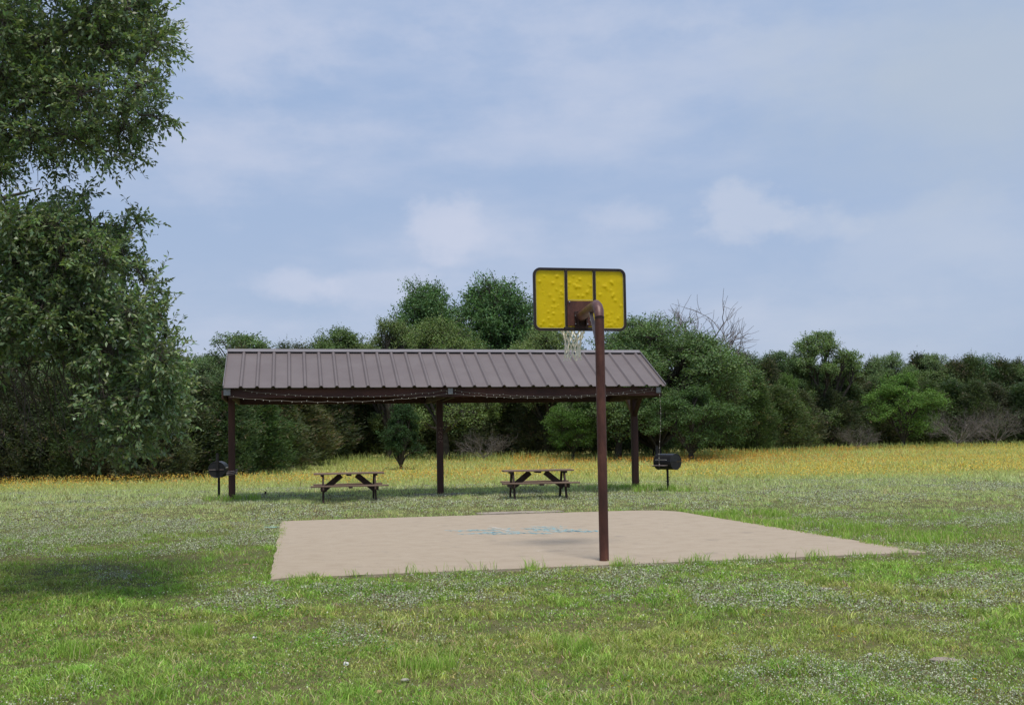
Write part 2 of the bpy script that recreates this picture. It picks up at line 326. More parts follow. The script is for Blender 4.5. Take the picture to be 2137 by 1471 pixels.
# ------------------------------------------------------------------ court slab
def w2(a, b, z=0.0):
    p = S0 + SU * a + SV * b; return Vector((p[0], p[1], z))
def make_slab():
    root = empty('court_slab', w2(0, 0, 0)); root.rotation_euler.z = SA
    tag(root, 'pale concrete basketball court slab with faint blue chalk in the grass', 'court')
    bm = bmesh.new()
    out = []
    def edge(a, b, n, amp):
        for i in range(n):
            t = i / n; j = amp * (random.random() - .5)
            d = (Vector(b) - Vector(a)); nrm = Vector((-d.y, d.x)).normalized(); p = Vector(a) + d * t + nrm * j; out.append(p)
    random.seed(3)
    edge((-.03, 0), (SW + .16, 0), 60, .018); edge((SW + .16, 0), (SW, SD - .75), 50, .03); edge((SW, SD - .75), (SW - .30, SD - .2), 4, .01); edge((SW - .30, SD - .2), (SW - .8, SD), 4, .01); edge((SW - .8, SD), (-.15, SD), 50, .02); edge((-.15, SD), (-.03, 0), 60, .04)
    top = [bm.verts.new((p.x, p.y, 0)) for p in out]; bot = [bm.verts.new((p.x, p.y, -.14)) for p in out]
    f = bm.faces.new(top)
    for i in range(len(top)): bm.faces.new((bot[i], bot[(i + 1) % len(top)], top[(i + 1) % len(top)], top[i]))
    bmesh.ops.bevel(bm, geom=[e for e in f.edges], offset=.012, segments=1, affect='EDGES')
    bmesh.ops.recalc_face_normals(bm, faces=bm.faces[:])
    me = bpy.data.meshes.new('slab'); bm.to_mesh(me); bm.free()
    # slab material: broad tone, dark specks, flat weather marks
    m = M_conc; nt = m.node_tree; N = nt.nodes; L = nt.links; b = N['Principled BSDF']; rr = b.inputs['Base Color'].links[0].from_socket
    tc = N.new('ShaderNodeTexCoord')
    def layer(prev, sc, lo, hi, col, st=(1, 1, 1), d=3):
        mp = N.new('ShaderNodeMapping'); L.new(tc.outputs['Object'], mp.inputs[0]); mp.inputs['Scale'].default_value = st
        n = N.new('ShaderNodeTexNoise'); n.inputs['Scale'].default_value = sc; n.inputs['Detail'].default_value = d; L.new(mp.outputs[0], n.inputs['Vector'])
        mr = N.new('ShaderNodeMapRange'); L.new(n.outputs[0], mr.inputs[0]); mr.inputs[1].default_value = lo; mr.inputs[2].default_value = hi
        x = N.new('ShaderNodeMix'); x.data_type = 'RGBA'; L.new(mr.outputs[0], x.inputs[0]); L.new(prev, x.inputs[6]); x.inputs[7].default_value = (*col, 1); return x.outputs[2]
    p = layer(rr, 9, .68, .78, (.24, .195, .16), (1, 1, 1), 5)
    p = layer(p, 2.2, .62, .74, (.31, .255, .195), (1, .8, 1), 6)
    p = layer(p, 14, .70, .76, (.50, .45, .38), (1, 1, 1), 3)
    p = layer(p, 32, .64, .74, (.21, .165, .125), (1, 1, 1), 4)
    L.new(p, b.inputs['Base Color'])
    link('slab_surface', me, M_conc, root)
    # chalk scribbles (slab-local)
    def strokes(name, paths, wd, m, z):
        b2 = bmesh.new()
        for pts in paths:
            pr = None
            for i, p in enumerate(pts):
                q = Vector(pts[min(i + 1, len(pts) - 1)]) - Vector(pts[max(0, i - 1)]); nn = Vector((-q.y, q.x)).normalized() * wd * random.uniform(.6, 1.3)
                a = b2.verts.new((p[0] + nn.x, p[1] + nn.y, z)); c = b2.verts.new((p[0] - nn.x, p[1] - nn.y, z))
                if pr: b2.faces.new((pr[0], pr[1], c, a))
                pr = (a, c)
        me = bpy.data.meshes.new(name); b2.to_mesh(me); b2.free(); link(name, me, m, root)
    inv = lambda px, py: (lambda g: slab_local(g.x, g.y))(at(px, py, 1) if False else (Vector((0, 0, CAMH)) + ray(px, py) * (-CAMH / ray(px, py).z)))
    random.seed(5); paths = []
    for (x0, x1, y0, y1, n) in [(962, 1040, 1105, 1114, 9), (1030, 1140, 1102, 1114, 14), (1110, 1160, 1098, 1104, 6), (1158, 1232, 1104, 1110, 10)]:
        for k in range(n):
            cx = random.uniform(x0, x1); cy = random.uniform(y0, y1); a0 = inv(cx, cy); pts = []
            hd = random.uniform(-.5, .5); L_ = random.uniform(.25, .6)
            for i in range(14):
                t = i / 13; pts.append((a0[0] + L_ * (t - .5) * math.cos(hd) + .05 * math.sin(t * 19), a0[1] + L_ * (t - .5) * math.sin(hd) + .10 * math.cos(t * 23)))
            paths.append(pts)
    strokes('chalk_mark', paths, .022, M_chalkb, .004)
    wp = [[inv(1022, 1099), inv(1045, 1104), inv(1068, 1109)], [inv(1050, 1112), inv(1085, 1113)], [inv(1105, 1109), inv(1130, 1108)]]
    strokes('chalk_line', wp, .016, M_chalkw, .008)
random.seed(1)
make_slab()
def irregular_pad(name, c, a, b, rz, h, m, label, cat, seed=0, n=26):
    rr = random.Random(seed); bm = bmesh.new(); top = []
    for i in range(n):
        t = 2 * math.pi * i / n; ct, st = math.cos(t), math.sin(t)
        k = (abs(ct) ** 5 + abs(st) ** 5) ** (-1 / 5) * (1 + .08 * (rr.random() - .5)); top.append(bm.verts.new((a * k * ct, b * k * st, h + .004 * rr.random())))
    bot = [bm.verts.new((v.co.x * 1.02, v.co.y * 1.02, -.08)) for v in top]
    bm.faces.new(top)
    for i in range(n): bm.faces.new((bot[i], bot[(i + 1) % n], top[(i + 1) % n], top[i]))
    bmesh.ops.recalc_face_normals(bm, faces=bm.faces[:])
    me = bpy.data.meshes.new(name); bm.to_mesh(me); bm.free(); o = link(name, me, m); o.location = c; o.rotation_euler.z = rz
    tag(o, label, cat); return o
pd = w2(5.0, SD + .33, -.03)
irregular_pad('concrete_pad', pd, .95, .28, SA, .045, M_conc2, 'low rough broken concrete strip just behind the far edge of the court', 'concrete')

# ------------------------------------------------------------------ pavilion
P0 = Vector((-1.9, 27.8, 0)) + Vv * 2.2         # axis of the posts at t = 0
EAVE_Z, RIDGE_Z = 3.09, 4.25; HALF = 2.25
T0, T1 = -5.68, 6.38
POSTS = [-5.60, .25, 6.20]
def make_pavilion():
    root = empty('picnic_pavilion', (P0.x, P0.y, 0), rad(12.2))
    tag(root, 'open picnic pavilion with mauve grey ribbed metal gable roof on three brown posts', 'pavilion')
    # roof sheets (local: x along ridge, y across, -y faces the camera)
    th = .0035
    xs = []; prof = []
    x = T0; ribs = [T0 + .43 + .41 * i for i in range(29) if T0 + .43 + .41 * i < T1 - .05]
    prof.append((T0, 0.0))
    for r in ribs:
        prof += [(r - .058, 0), (r - .022, .05), (r + .022, .05), (r + .058, 0)]
    prof.append((T1, 0.0))
    sl = math.atan2(RIDGE_Z - EAVE_Z, HALF)
    for sgn in (-1, 1):
        bm = bmesh.new(); rows = []
        nrm = Vector((0, sgn * math.sin(sl), math.cos(sl)))
        for k, (yy, zz) in enumerate([(sgn * HALF, EAVE_Z), (sgn * HALF * .5, (EAVE_Z + RIDGE_Z) / 2), (0, RIDGE_Z)]):
            rows.append([bm.verts.new(Vector((px, yy, zz)) + nrm * pz) for px, pz in prof])
        for a, b in zip(rows[:-1], rows[1:]):
            for i in range(len(prof) - 1): bm.faces.new((a[i], a[i + 1], b[i + 1], b[i]))
        g = bmesh.ops.extrude_face_region(bm, geom=bm.faces[:])
        bmesh.ops.translate(bm, vec=-nrm * .012, verts=[v for v in g['geom'] if isinstance(v, bmesh.types.BMVert)])
        bmesh.ops.recalc_face_normals(bm, faces=bm.faces[:])
        me = bpy.data.meshes.new('roof_sheet'); bm.to_mesh(me); bm.free(); link('roof_sheet', me, M_roof, root)
    # ridge cap
    mb = MB()
    for sgn in (-1, 1):
        d = Vector((0, sgn * math.cos(sl), -math.sin(sl))); n = Vector((0, sgn * math.sin(sl), math.cos(sl)))
        a = Vector((0, 0, RIDGE_Z + .045)) + n * .016
        for (s0, s1) in ((T0 - .01, -.9), (-.9, 3.1), (3.1, T1 + .01)):
            c = a + d * .10; mb.box(Vector(((s0 + s1) / 2, c.y, c.z + (.003 if s0 > -2 and s0 < 3 else 0))), (s1 - s0, .20, .006), Matrix.Rotation(-sgn * sl, 3, 'X'))
    mb.build('ridge_cap', M_cap, root)
    # gable trim
    for xx in (T0 - .012, T1 + .012):
        for sgn in (-1, 1):
            a = Vector((xx, sgn * (HALF + .0), EAVE_Z + .015)); b = Vector((xx, 0, RIDGE_Z + .03))
            MB().bar(a, b, .09, .02, up=(1, 0, 0)).build('rake_trim', M_cap, root)
    # eave beams, front and back
    for sgn in (-1, 1):
        MB().box(((T0 + T1) / 2 - .01, sgn * (HALF - .17), EAVE_Z - .145), (T1 - T0 - .24, .05, .235), bev=.006).build('eave_beam', M_beam, root)
        MB().box(((T0 + T1) / 2, sgn * 1.0, EAVE_Z + .28), (T1 - T0 - .2, .05, .16)).build('purlin', M_under, root)
    MB().box(((T0 + T1) / 2, 0, RIDGE_Z - .15), (T1 - T0 - .2, .05, .2)).build('ridge_beam', M_under, root)
    # rafters
    for i in range(20):
        xx = T0 + .15 + i * (T1 - T0 - .3) / 19
        for sgn in (-1, 1):
            MB().bar((xx, sgn * (HALF - .22), EAVE_Z + .02), (xx, 0, RIDGE_Z - .10), .10, .045, up=(1, 0, 0)).build('rafter', M_under, root)
    for k, t in enumerate(POSTS):
        gl = root.matrix_world if False else None
        wx = P0 + U * t; base = gz(wx.x, wx.y) - .08
        p = MB().box((t, 0, (base + EAVE_Z - .1) / 2), (.18, .18, EAVE_Z - .1 - base), bev=.012).build('post', M_stain, root)
        # double cross beam from front eave to back eave
        for o_ in (-.12, .12):
            MB().box((t + o_, 0, EAVE_Z - .17), (.05, 2 * HALF - .46, .22), bev=.005).build('cross_beam', M_stain, root)
        MB().bar((t, 0, EAVE_Z - .1), (t, 0, RIDGE_Z - .22), .14, .14).build('king_post', M_under, root)
        for sgn in (-1, 1) if k == 2 else ():
            m = M_sunlit if (k == 2 and sgn == 1) else M_stain  # rear brace: sunlight on it is put into a paler wood colour
            bo = MB().bar((t, sgn * .07, EAVE_Z - .75), (t, sgn * .66, EAVE_Z - .20), .13, .09, up=(1, 0, 0)).build('brace', m, root)
            if k == 2 and sgn == 1: bo['label'] = 'knee brace coloured pale to look sunlit'
        for sgn in (-1, 1):
            tt = t
            MB().box((tt, sgn * (HALF - .105), EAVE_Z - .11), (.13 if k else .17, .05, .17), bev=.006).build('end_bracket', M_plate, root)
        if k == 1:
            # 2024, written upwards on the camera side of the post
            mb = MB(); H_ = .10; W_ = .07
            gly = {'2': [(0, .8), (.2, 1), (.7, 1), (1, .75), (.8, .45), (0, 0), (1, 0)], '0': [(.5, 1), (.1, .8), (0, .5), (.1, .2), (.5, 0), (.9, .2), (1, .5), (.9, .8), (.5, 1)],
                   '4': [(.75, 0), (.75, 1), (0, .35), (1, .35)]}
            z0 = 1.60
            for i, ch in enumerate('2024'):
                zb = z0 + i * .125
                pts = [(t + .055 - y * H_, -.094, zb + x * W_) for x, y in gly[ch]]
                mb.tube(pts, .006, 4)
            mb.build('painted_number', M_numb, p)
    return root
make_pavilion()
def pav(t, v, z): q = P0 + U * t + Vv * v; return Vector((q.x, q.y, z))
pp = pav(POSTS[1], 0, 0)
irregular_pad('concrete_footing', (pp.x, pp.y - .05, gz(0, pp.y) - .0), .75, .55, rad(12), .03, M_conc2, 'worn concrete footing at the base of the middle pavilion post', 'footing', 4)

# string lights
bulb_me = None
def string_lights(pts_fn, n, nb, label, group='strings of small lights under the pavilion eave'):
    global bulb_me
    p0 = pts_fn(0.0); root = empty('string_lights', p0); tag(root, label, 'string lights', group)
    pts = [pts_fn(i / n) - p0 for i in range(n + 1)]
    MB().tube(pts, .0055, 4).build('cable', M_cable, root)
    if bulb_me is None:
        b = bmesh.new(); bmesh.ops.create_icosphere(b, subdivisions=1, radius=.0105); bmesh.ops.scale(b, vec=(.8, .8, 1.3), verts=b.verts)
        bulb_me = bpy.data.meshes.new('bulb'); b.to_mesh(bulb_me); b.free(); bulb_me.materials.append(M_bulb)
    r = random.Random(len(label))
    for i in range(nb):
        t = (i + .5 + r.uniform(-.25, .25)) / nb; p = pts_fn(t) - p0
        o = bpy.data.objects.new('bulb', bulb_me); C.objects.link(o); o.parent = root; o.location = p + Vector((r.uniform(-.01, .01), -.01, r.choice((-.018, .016))))
def swag(t0, t1, z0, z1, sag, v=-(HALF - .10)):
    return lambda t: pav(t0 + (t1 - t0) * t, v - .015 * math.sin(9 * t), z0 + (z1 - z0) * t - sag * 4 * t * (1 - t) + .008 * math.sin(t * 60))
string_lights(swag(-5.2, .2, 3.02, 3.0, .17), 60, 34, 'upper sagging light string along the left half of the eave beam')
string_lights(swag(-5.55, .2, 2.86, 2.9, .17), 60, 24, 'lower light string drooping below the left half of the eave beam')
string_lights(swag(.3, 6.1, 3.0, 3.04, .20), 60, 34, 'upper sagging light string along the right half of the eave beam')
string_lights(swag(.3, 6.1, 2.90, 2.96, .15), 60, 26, 'lower light string hugging the bottom of the right eave beam')

# ------------------------------------------------------------------ picnic tables
def make_table(loc, rz, label):
    root = empty('picnic_table', loc, rz); tag(root, label, 'picnic table', 'wooden picnic tables under the pavilion')
    top = MB()
    for i in range(5): top.box((0, -.29 + i * .145, .745), (1.83, .135, .04), bev=.006)
    top.build('tabletop', M_twood, root)
    for s in (-1, 1):
        b = MB()
        for j in (0, 1): b.box((0, s * (.60 + j * .135), .435), (1.83 + (.16 if s < 0 else 0), .125, .04), bev=.006)
        b.build('bench', M_twood, root)
    for sx in (-1, 1):
        for s in (-1, 1):
            MB().bar((sx * .67, s * .20, .72), (sx * .67, s * .62, -.02), .13, .045, up=(1, 0, 0), bev=.005).build('leg', M_tdark, root)
        MB().box((sx * .715, 0, .36), (.042, 1.5, .105), bev=.005).build('cross_beam', M_tdark, root)
        MB().box((sx * .715, 0, .70), (.042, .68, .05), bev=.005).build('top_cleat', M_tdark, root)
        MB().bar((sx * .20, 0, .70), (sx * .69, 0, .30), .15, .045, up=(0, 1, 0), bev=.005).build('brace', M_tdark, root)
    MB().box((0, 0, .705), (.12, .68, .04), bev=.004).build('centre_cleat', M_tdark, root)
    for s in (-1, 1): MB().box((.02, s * .66, .395), (.10, .26, .04), bev=.004).build('bench_cleat', M_tdark, root)
    return root
def gp(px, py): g = ground_pt(px, py); return g
def table_at(px, Y): 
    p = at(px, 1000, Y); return Vector((p.x, p.y, gz(p.x, p.y)))
make_table(table_at(728, 27.3), rad(11), 'wooden picnic table under the left half of the pavilion, left of the middle post')
make_table(table_at(1122, 27.1), rad(6), 'wooden picnic table under the right half of the pavilion, between middle post and hoop')

# ------------------------------------------------------------------ barrel grills
def make_grill(loc, rz, label, H=.86):
    root = empty('barrel_grill', loc, rz); tag(root, label, 'grill', 'black barrel grills on single posts')
    Rr, Ln = .225, .66; zc = H
    # local: barrel along x; +x end carries the chimney
    def shell(a0, a1, name, m, r=Rr):
        bm = bmesh.new(); n = 20; secs = []
        for x in (-Ln / 2, Ln / 2):
            secs.append([bm.verts.new((x, r * math.cos(a0 + (a1 - a0) * i / n), zc + r * math.sin(a0 + (a1 - a0) * i / n))) for i in range(n + 1)])
        for i in range(n): bm.faces.new((secs[0][i], secs[0][i + 1], secs[1][i + 1], secs[1][i]))
        for s in secs: bm.faces.new(s)
        bmesh.ops.recalc_face_normals(bm, faces=bm.faces[:])
        me = bpy.data.meshes.new(name); bm.to_mesh(me); bm.free()
        me.polygons.foreach_set('use_smooth', [True] * len(me.polygons)); me.set_sharp_from_angle(angle=rad(40)); return link(name, me, m, root)
    shell(-math.pi, 0, 'firebox', M_gdark); lid = shell(.03, math.pi - .03, 'lid', M_grill, Rr + .006)
    rim = MB()
    for x in (-Ln / 2, Ln / 2):
        rim.tube([(x, Rr * math.cos(a), zc + Rr * math.sin(a)) for a in [2 * math.pi * i / 28 for i in range(29)]], .010, 6, False)
    rim.build('end_rim', M_grill, root, True)
    MB().box((Ln / 2 + .012, 0, zc), (.012, .40, .016)).build('end_seam', M_strut, root)
    MB().tube([(-.2, Rr + .012, zc + .05), (-.2, Rr + .06, zc + .06), (.2, Rr + .06, zc + .06), (.2, Rr + .012, zc + .05)], .009, 6).build('lid_handle', M_silver, lid)
    MB().tube([(Ln / 2 + .05, .03, zc - .02), (Ln / 2 + .05, .03, zc + .46)], .042, 12).build('chimney', M_gdark, root, True)
    MB().box((Ln / 2 + .035, .03, zc - .0), (.06, .1, .08)).build('chimney_bracket', M_gdark, root)
    MB().box((.0, Rr + .14, zc - .10), (.5, .22, .014), bev=.003).build('side_shelf', M_strut, root)
    MB().bar((.18, .12, zc - .17), (.18, Rr + .20, zc - .11), .02, .02).bar((-.18, .12, zc - .17), (-.18, Rr + .20, zc - .11), .02, .02).build('shelf_bracket', M_gdark, root)
    MB().tube([(0, 0, -.08), (0, 0, zc - Rr + .02)], .034, 12).build('post', M_gdark, root, True)
    mb = MB().tube([(0, 0, .30), (.09, 0, .31)], .008, 5).tube([(0, 0, .42), (-.085, 0, .42)], .008, 5); mb.build('post_bolt', M_gdark, root)
    return root
g = ground_pt(457, 1043)
make_grill((g.x, g.y, g.z), rad(-84), 'black barrel grill left of the left pavilion post, seen end on with chimney in front')
g = ground_pt(1394, 1026)
make_grill((g.x, g.y, g.z), rad(128), 'black barrel grill right of the pavilion, seen from the side with a shelf')
gr2 = Vector((g.x, g.y, g.z))
string_lights(lambda t: pav(6.22, -(HALF - .07), 2.93).lerp(Vector((gr2.x - .25, gr2.y - .3, gr2.z + .68)), t) + Vector((.03 * math.sin(5 * t), 0, 0)), 16, 12, 'light string hanging straight down from the right eave bracket to the grill', None)
# cable wound on the left post
lp = pav(POSTS[0], 0, 0)
cl = MB(); pts = []
for i in range(90):
    a = i / 90 * 2 * math.pi * 3.2; rr = .135 + .02 * math.sin(a * .7); pts.append((lp.x + rr * math.cos(a), lp.y + rr * math.sin(a), .78 + .0016 * i + .02 * math.sin(a + .6)))
o = cl.tube(pts, .011, 5).build('cable_coil', M_strut, None, True); tag(o, 'grey cable wound round the left pavilion post beside the grill', 'cable')

# ------------------------------------------------------------------ basketball goal
def make_hoop():
    pb = at(1261, 1168, 13.36); bx = Vector((pb.x, pb.y, 0))
    brd = at(1210, 625.5, 14.80)
    dirv = Vector((brd.x - bx.x, brd.y - bx.y, 0)); L_ = dirv.length; ang = math.atan2(-dirv.x, dirv.y)
    root = empty('basketball_hoop', (bx.x, bx.y, 0), ang)       # local +y towards the court
    tag(root, 'basketball hoop on a rusty brown bent pole, yellow dented backboard seen from behind', 'basketball hoop')
    R_ = .0615; z1 = 3.14; z2 = 3.335
    pole = MB().tube([(0, 0, -.06), (0, 0, 1.2), (0, 0, 2.3), (0, 0, z1)], R_, 24).build('pole', M_rust, root, True)
    MB().tube([(0, 0, z1 - .004), (0, 0, z1 + .012)], R_ + .0035, 24).build('weld_collar', M_rustdk, root, True)
    e = MB(); e.tube([(0, 0, z1 + .005), (0, .03, z1 + .10), (0, .115, z2 - .035), (0, .21, z2), (0, .5, z2), (0, L_ - .12, z2)], [R_ * .99, R_ * 1.08, R_ * 1.12, R_ * 1.14, R_ * 1.14, R_ * 1.14], 24); e.build('arm', noisy('weathered_arm_steel', [(.3, (.075, .03, .026)), (.55, (.13, .062, .055)), (.8, (.21, .125, .115))], 6, 8, .45, .15, bump=.15, bscale=50), root, True)
    MB().bar((-.02, .035, 2.78), (-.02, .50, z2 - .05), .05, .028).build('strut', M_strut, root)
    MB().tube([(0, L_ - .14, z2), (0, L_ - .02, z2)], R_ + .02, 20).build('arm_flange', M_rustdk, root, True)
    # board group, local frame turned so the board is parallel to the court's near edge
    phi = rad(11.2) - ang
    Rz = Matrix.Rotation(phi, 3, 'Z'); cz = brd.z
    BW, BH = 1.375, .905
    def B(p): q = Rz @ Vector((p[0], p[1], 0)); return Vector((q.x, L_ + q.y, cz + p[2]))
    def place(o): o.location = (0, L_, cz); o.rotation_euler = (0, 0, phi); return o
    # dented enamel board: grid with dents pressed towards us
    nx, nz = 150, 100; xs = np.linspace(-BW / 2 + .012, BW / 2 - .012, nx); zs = np.linspace(-BH / 2 + .012, BH / 2 - .012, nz)
    X, Z = np.meshgrid(xs, zs); D = np.zeros_like(X)
    spots = []
    def px2(b, c): return ((b - 1210.5) / 195 * BW, (625.5 - c) / 131 * BH)
    zoomed = [(385, 213), (505, 210), (340, 262), (465, 275), (543, 292), (497, 335), (540, 355), (525, 378), (550, 372), (435, 388), (530, 405), (470, 437), (510, 485), (455, 497), (482, 500), (418, 540), (465, 558), (420, 600), (560, 555), (370, 635), (345, 665), (430, 668), (452, 675), (520, 668), (540, 655),
              (658, 210), (718, 235), (688, 262), (668, 290), (690, 303), (717, 308), (680, 312), (800, 285), (818, 300), (785, 358), (700, 390), (742, 392), (620, 270),
              (1015, 255), (1022, 268), (940, 298), (962, 300), (975, 325), (1012, 338), (1030, 375), (1022, 395), (905, 378), (915, 520), (1015, 548), (968, 560), (990, 598), (1072, 598), (980, 625), (1040, 640), (975, 665), (1005, 665), (960, 680), (1060, 670), (1100, 480), (1050, 430)]
    for a, b in zoomed:
        spots.append(px2(1050 + a * 370 / 1649, 530 + b * 330 / 1471))
    rr = random.Random(4)
    for i in range(40): spots.append((rr.uniform(-.6, .6), rr.uniform(-.38, .38)))
    for k, (sx, sz) in enumerate(spots):
        s = rr.uniform(.010, .017) if k < 60 else rr.uniform(.006, .011); a_ = rr.uniform(.006, .012) * (1 if k < 60 else .5)
        D += a_ * np.exp(-((X - sx) ** 2 + (Z - sz) ** 2) / (2 * s * s))
    D += .006 * (fbm(X, Z, 4, 3) - .5)
    # rounded corner mask: pull corners in
    rc = .085; ax = np.clip(np.abs(X) - (BW / 2 - rc), 0, None); az_ = np.clip(np.abs(Z) - (BH / 2 - rc), 0, None); dd = np.sqrt(ax ** 2 + az_ ** 2); k = np.where(dd > rc - .012, (rc - .012) / np.maximum(dd, 1e-6), 1)
    k = np.where((ax > 0) & (az_ > 0), k, 1)
    X2 = np.where((ax > 0) & (az_ > 0), np.sign(X) * ((BW / 2 - rc) + ax * k), X); Z2 = np.where((ax > 0) & (az_ > 0), np.sign(Z) * ((BH / 2 - rc) + az_ * k), Z)
    Vf = np.stack([X2, -.010 - D, Z2], -1).reshape(-1, 3); Vb = np.stack([X2, np.full_like(X2, .012), Z2], -1).reshape(-1, 3)
    i = np.arange(nz - 1)[:, None] * nx + np.arange(nx - 1)[None, :]; q = np.stack([i, i + 1, i + nx + 1, i + nx], -1).reshape(-1, 4); q2 = q[:, ::-1] + nx * nz
    me = mesh_np('backboard', np.concatenate([Vf, Vb]), [q, q2]); o = place(link('backboard', me, M_yel, root, True))
    # frame
    def rpath(w, h, r, n=8):
        pts = []
        for cx, cz_, a0 in ((w / 2 - r, h / 2 - r, 0), (-w / 2 + r, h / 2 - r, 90), (-w / 2 + r, -h / 2 + r, 180), (w / 2 - r, -h / 2 + r, 270)):
            for j in range(n + 1): a = rad(a0 + 90 * j / n); pts.append((cx + r * math.cos(a), cz_ + r * math.sin(a)))
        return pts
    def ringmesh(w, h, r, wd, y0, y1, name, m):
        bm = bmesh.new(); A = rpath(w, h, r); Bp = rpath(w - 2 * wd, h - 2 * wd, max(.01, r - wd)); n = len(A)
        v = [[bm.verts.new((p[0], y, p[1])) for p in P] for P in (A, Bp) for y in (y0, y1)]   # A0 A1 B0 B1
        for i in range(n):
            j = (i + 1) % n
            bm.faces.new((v[0][i], v[0][j], v[2][j], v[2][i])); bm.faces.new((v[1][i], v[1][j], v[3][j], v[3][i]))
            bm.faces.new((v[0][i], v[0][j], v[1][j], v[1][i])); bm.faces.new((v[2][i], v[2][j], v[3][j], v[3][i]))
        bmesh.ops.recalc_face_normals(bm, faces=bm.faces[:]); me = bpy.data.meshes.new(name); bm.to_mesh(me); bm.free(); return place(link(name, me, m, root))
    ringmesh(BW, BH, .10, .032, -.034, .022, 'board_frame', M_frame)
    for xx, z0, z1_ in ((-.207, -BH / 2 + .03, BH / 2 - .03), (.215, -.03, BH / 2 - .03)):
        place(MB().box((xx, -.024, (z0 + z1_) / 2), (.036, .03, z1_ - z0), bev=.004).build('upright_bar', M_frame, root))
    ins = .033
    def edgeloop(x0, x1, z0, z1_, r4, name='edge_strip'):
        # thin cream line where the enamel panel meets the frame; r4: corner radii (tl,tr,br,bl)
        pts = []
        cs = ((x0, z1_, r4[0], 180), (x1, z1_, r4[1], 90), (x1, z0, r4[2], 0), (x0, z0, r4[3], 270))
        for (cx, cz_, r, a0) in cs:
            sx = 1 if cx == x0 else -1; sz = 1 if cz_ == z0 else -1; ccx, ccz = cx + sx * r, cz_ + sz * r
            for j in range(7): a = rad(a0 - 90 * j / 6); pts.append((ccx + r * math.cos(a), -.018, ccz + r * math.sin(a)))
        pts.append(pts[0]); place(MB().tube(pts, .0035, 5, False).build(name, M_edge, root))
    h2 = BH / 2 - ins - .004; w2_ = BW / 2 - ins - .004
    edgeloop(-w2_, -.229, -h2, h2, (.065, .008, .008, .065)); edgeloop(-.185, .193, -.008, h2, (.008,) * 4); edgeloop(.237, w2_, -h2, h2, (.008, .065, .065, .008))
    # mounting plate and bracket
    place(MB().box((-.006, -.040, -.205), (.385, .02, .36), bev=.004).build('mounting_plate', M_rust, root))
    place(MB().box((.0, -.03, -.425), (.50, .03, .045), bev=.004).build('lower_rail', M_frame, root))
    hub = MB(); 
    for s in (-1, 1): hub.box((s * .062 - .0, -.09, -.285), (.016, .10, .20), bev=.003)
    hub.box((0, -.056, -.30), (.20, .016, .24), bev=.003); place(hub.build('bracket', M_rustdk, root))
    bo = bmesh.new()
    for i_, (bx_, bz_) in enumerate([(-.088, -.24), (.088, -.24), (-.088, -.36), (.088, -.36), (.135, -.30), (-.17, -.04)]):
        if i_ == 0:
            b = MB().tube([(0, 0, 0), (0, -.015, 0)], .009, 6).build('bolt', M_silver, root); bm_ = b.data
        else: b = bpy.data.objects.new('bolt', bm_); C.objects.link(b); b.parent = root
        b.location = B((bx_, -.066 if i_ < 4 else -.05, bz_)); b.rotation_euler = (0, 0, phi)
    bo.free()
    # rim and net in front of the board (court side)
    rz_ = -.27; rr_ = .228; cy = .15 + rr_
    rm = place(MB().tube([(rr_ * math.cos(a), cy + rr_ * math.sin(a), rz_) for a in [2 * math.pi * i / 40 for i in range(41)]], .009, 8, False).build('rim', M_rim, root, True))
    place(MB().box((0, .07, rz_ - .02), (.13, .11, .012)).box((0, .018, rz_ - .06), (.16, .012, .14)).build('rim_bracket', M_rim, root))
    net = MB(); NL = 12; rows = 6; zt = [0, -.11, -.20, -.28, -.36, -.43, -.50]; rs = [.226, .185, .150, .126, .112, .110, .122]
    rr = random.Random(9)
    P = {}
    for r in range(rows + 1):
        for k in range(NL):
            a = 2 * math.pi * (k + (.5 if r % 2 else 0)) / NL + rr.uniform(-.09, .09) * (r > 0)
            z = rz_ + zt[r] * 1.06 + rr.uniform(-.018, .018) * (r > 0); q_ = rs[r] * (1 + rr.uniform(-.08, .08) * (r > 0)); P[r, k] = Vector((q_ * math.cos(a) - .015 * r / 3, cy + q_ * math.sin(a), z))
    for r in range(rows):
        for k in range(NL):
            for dk in ((0, -1) if r % 2 == 0 else (0, 1)):
                a = P[r, k]; b = P[r + 1, (k + dk) % NL]; m = (a + b) / 2 + Vector((rr.uniform(-.01, .01), rr.uniform(-.01, .01), -.008)); net.tube([a, m, b], .008 if r < 3 else .0085, 5)
    for k in range(NL):
        a = P[rows, k]; net.tube([a, a + Vector((rr.uniform(-.02, .02), 0, -.03 - .02 * rr.random()))], .0075, 5)
    place(net.build('net', M_net, root))
    return bx
HB = make_hoop()

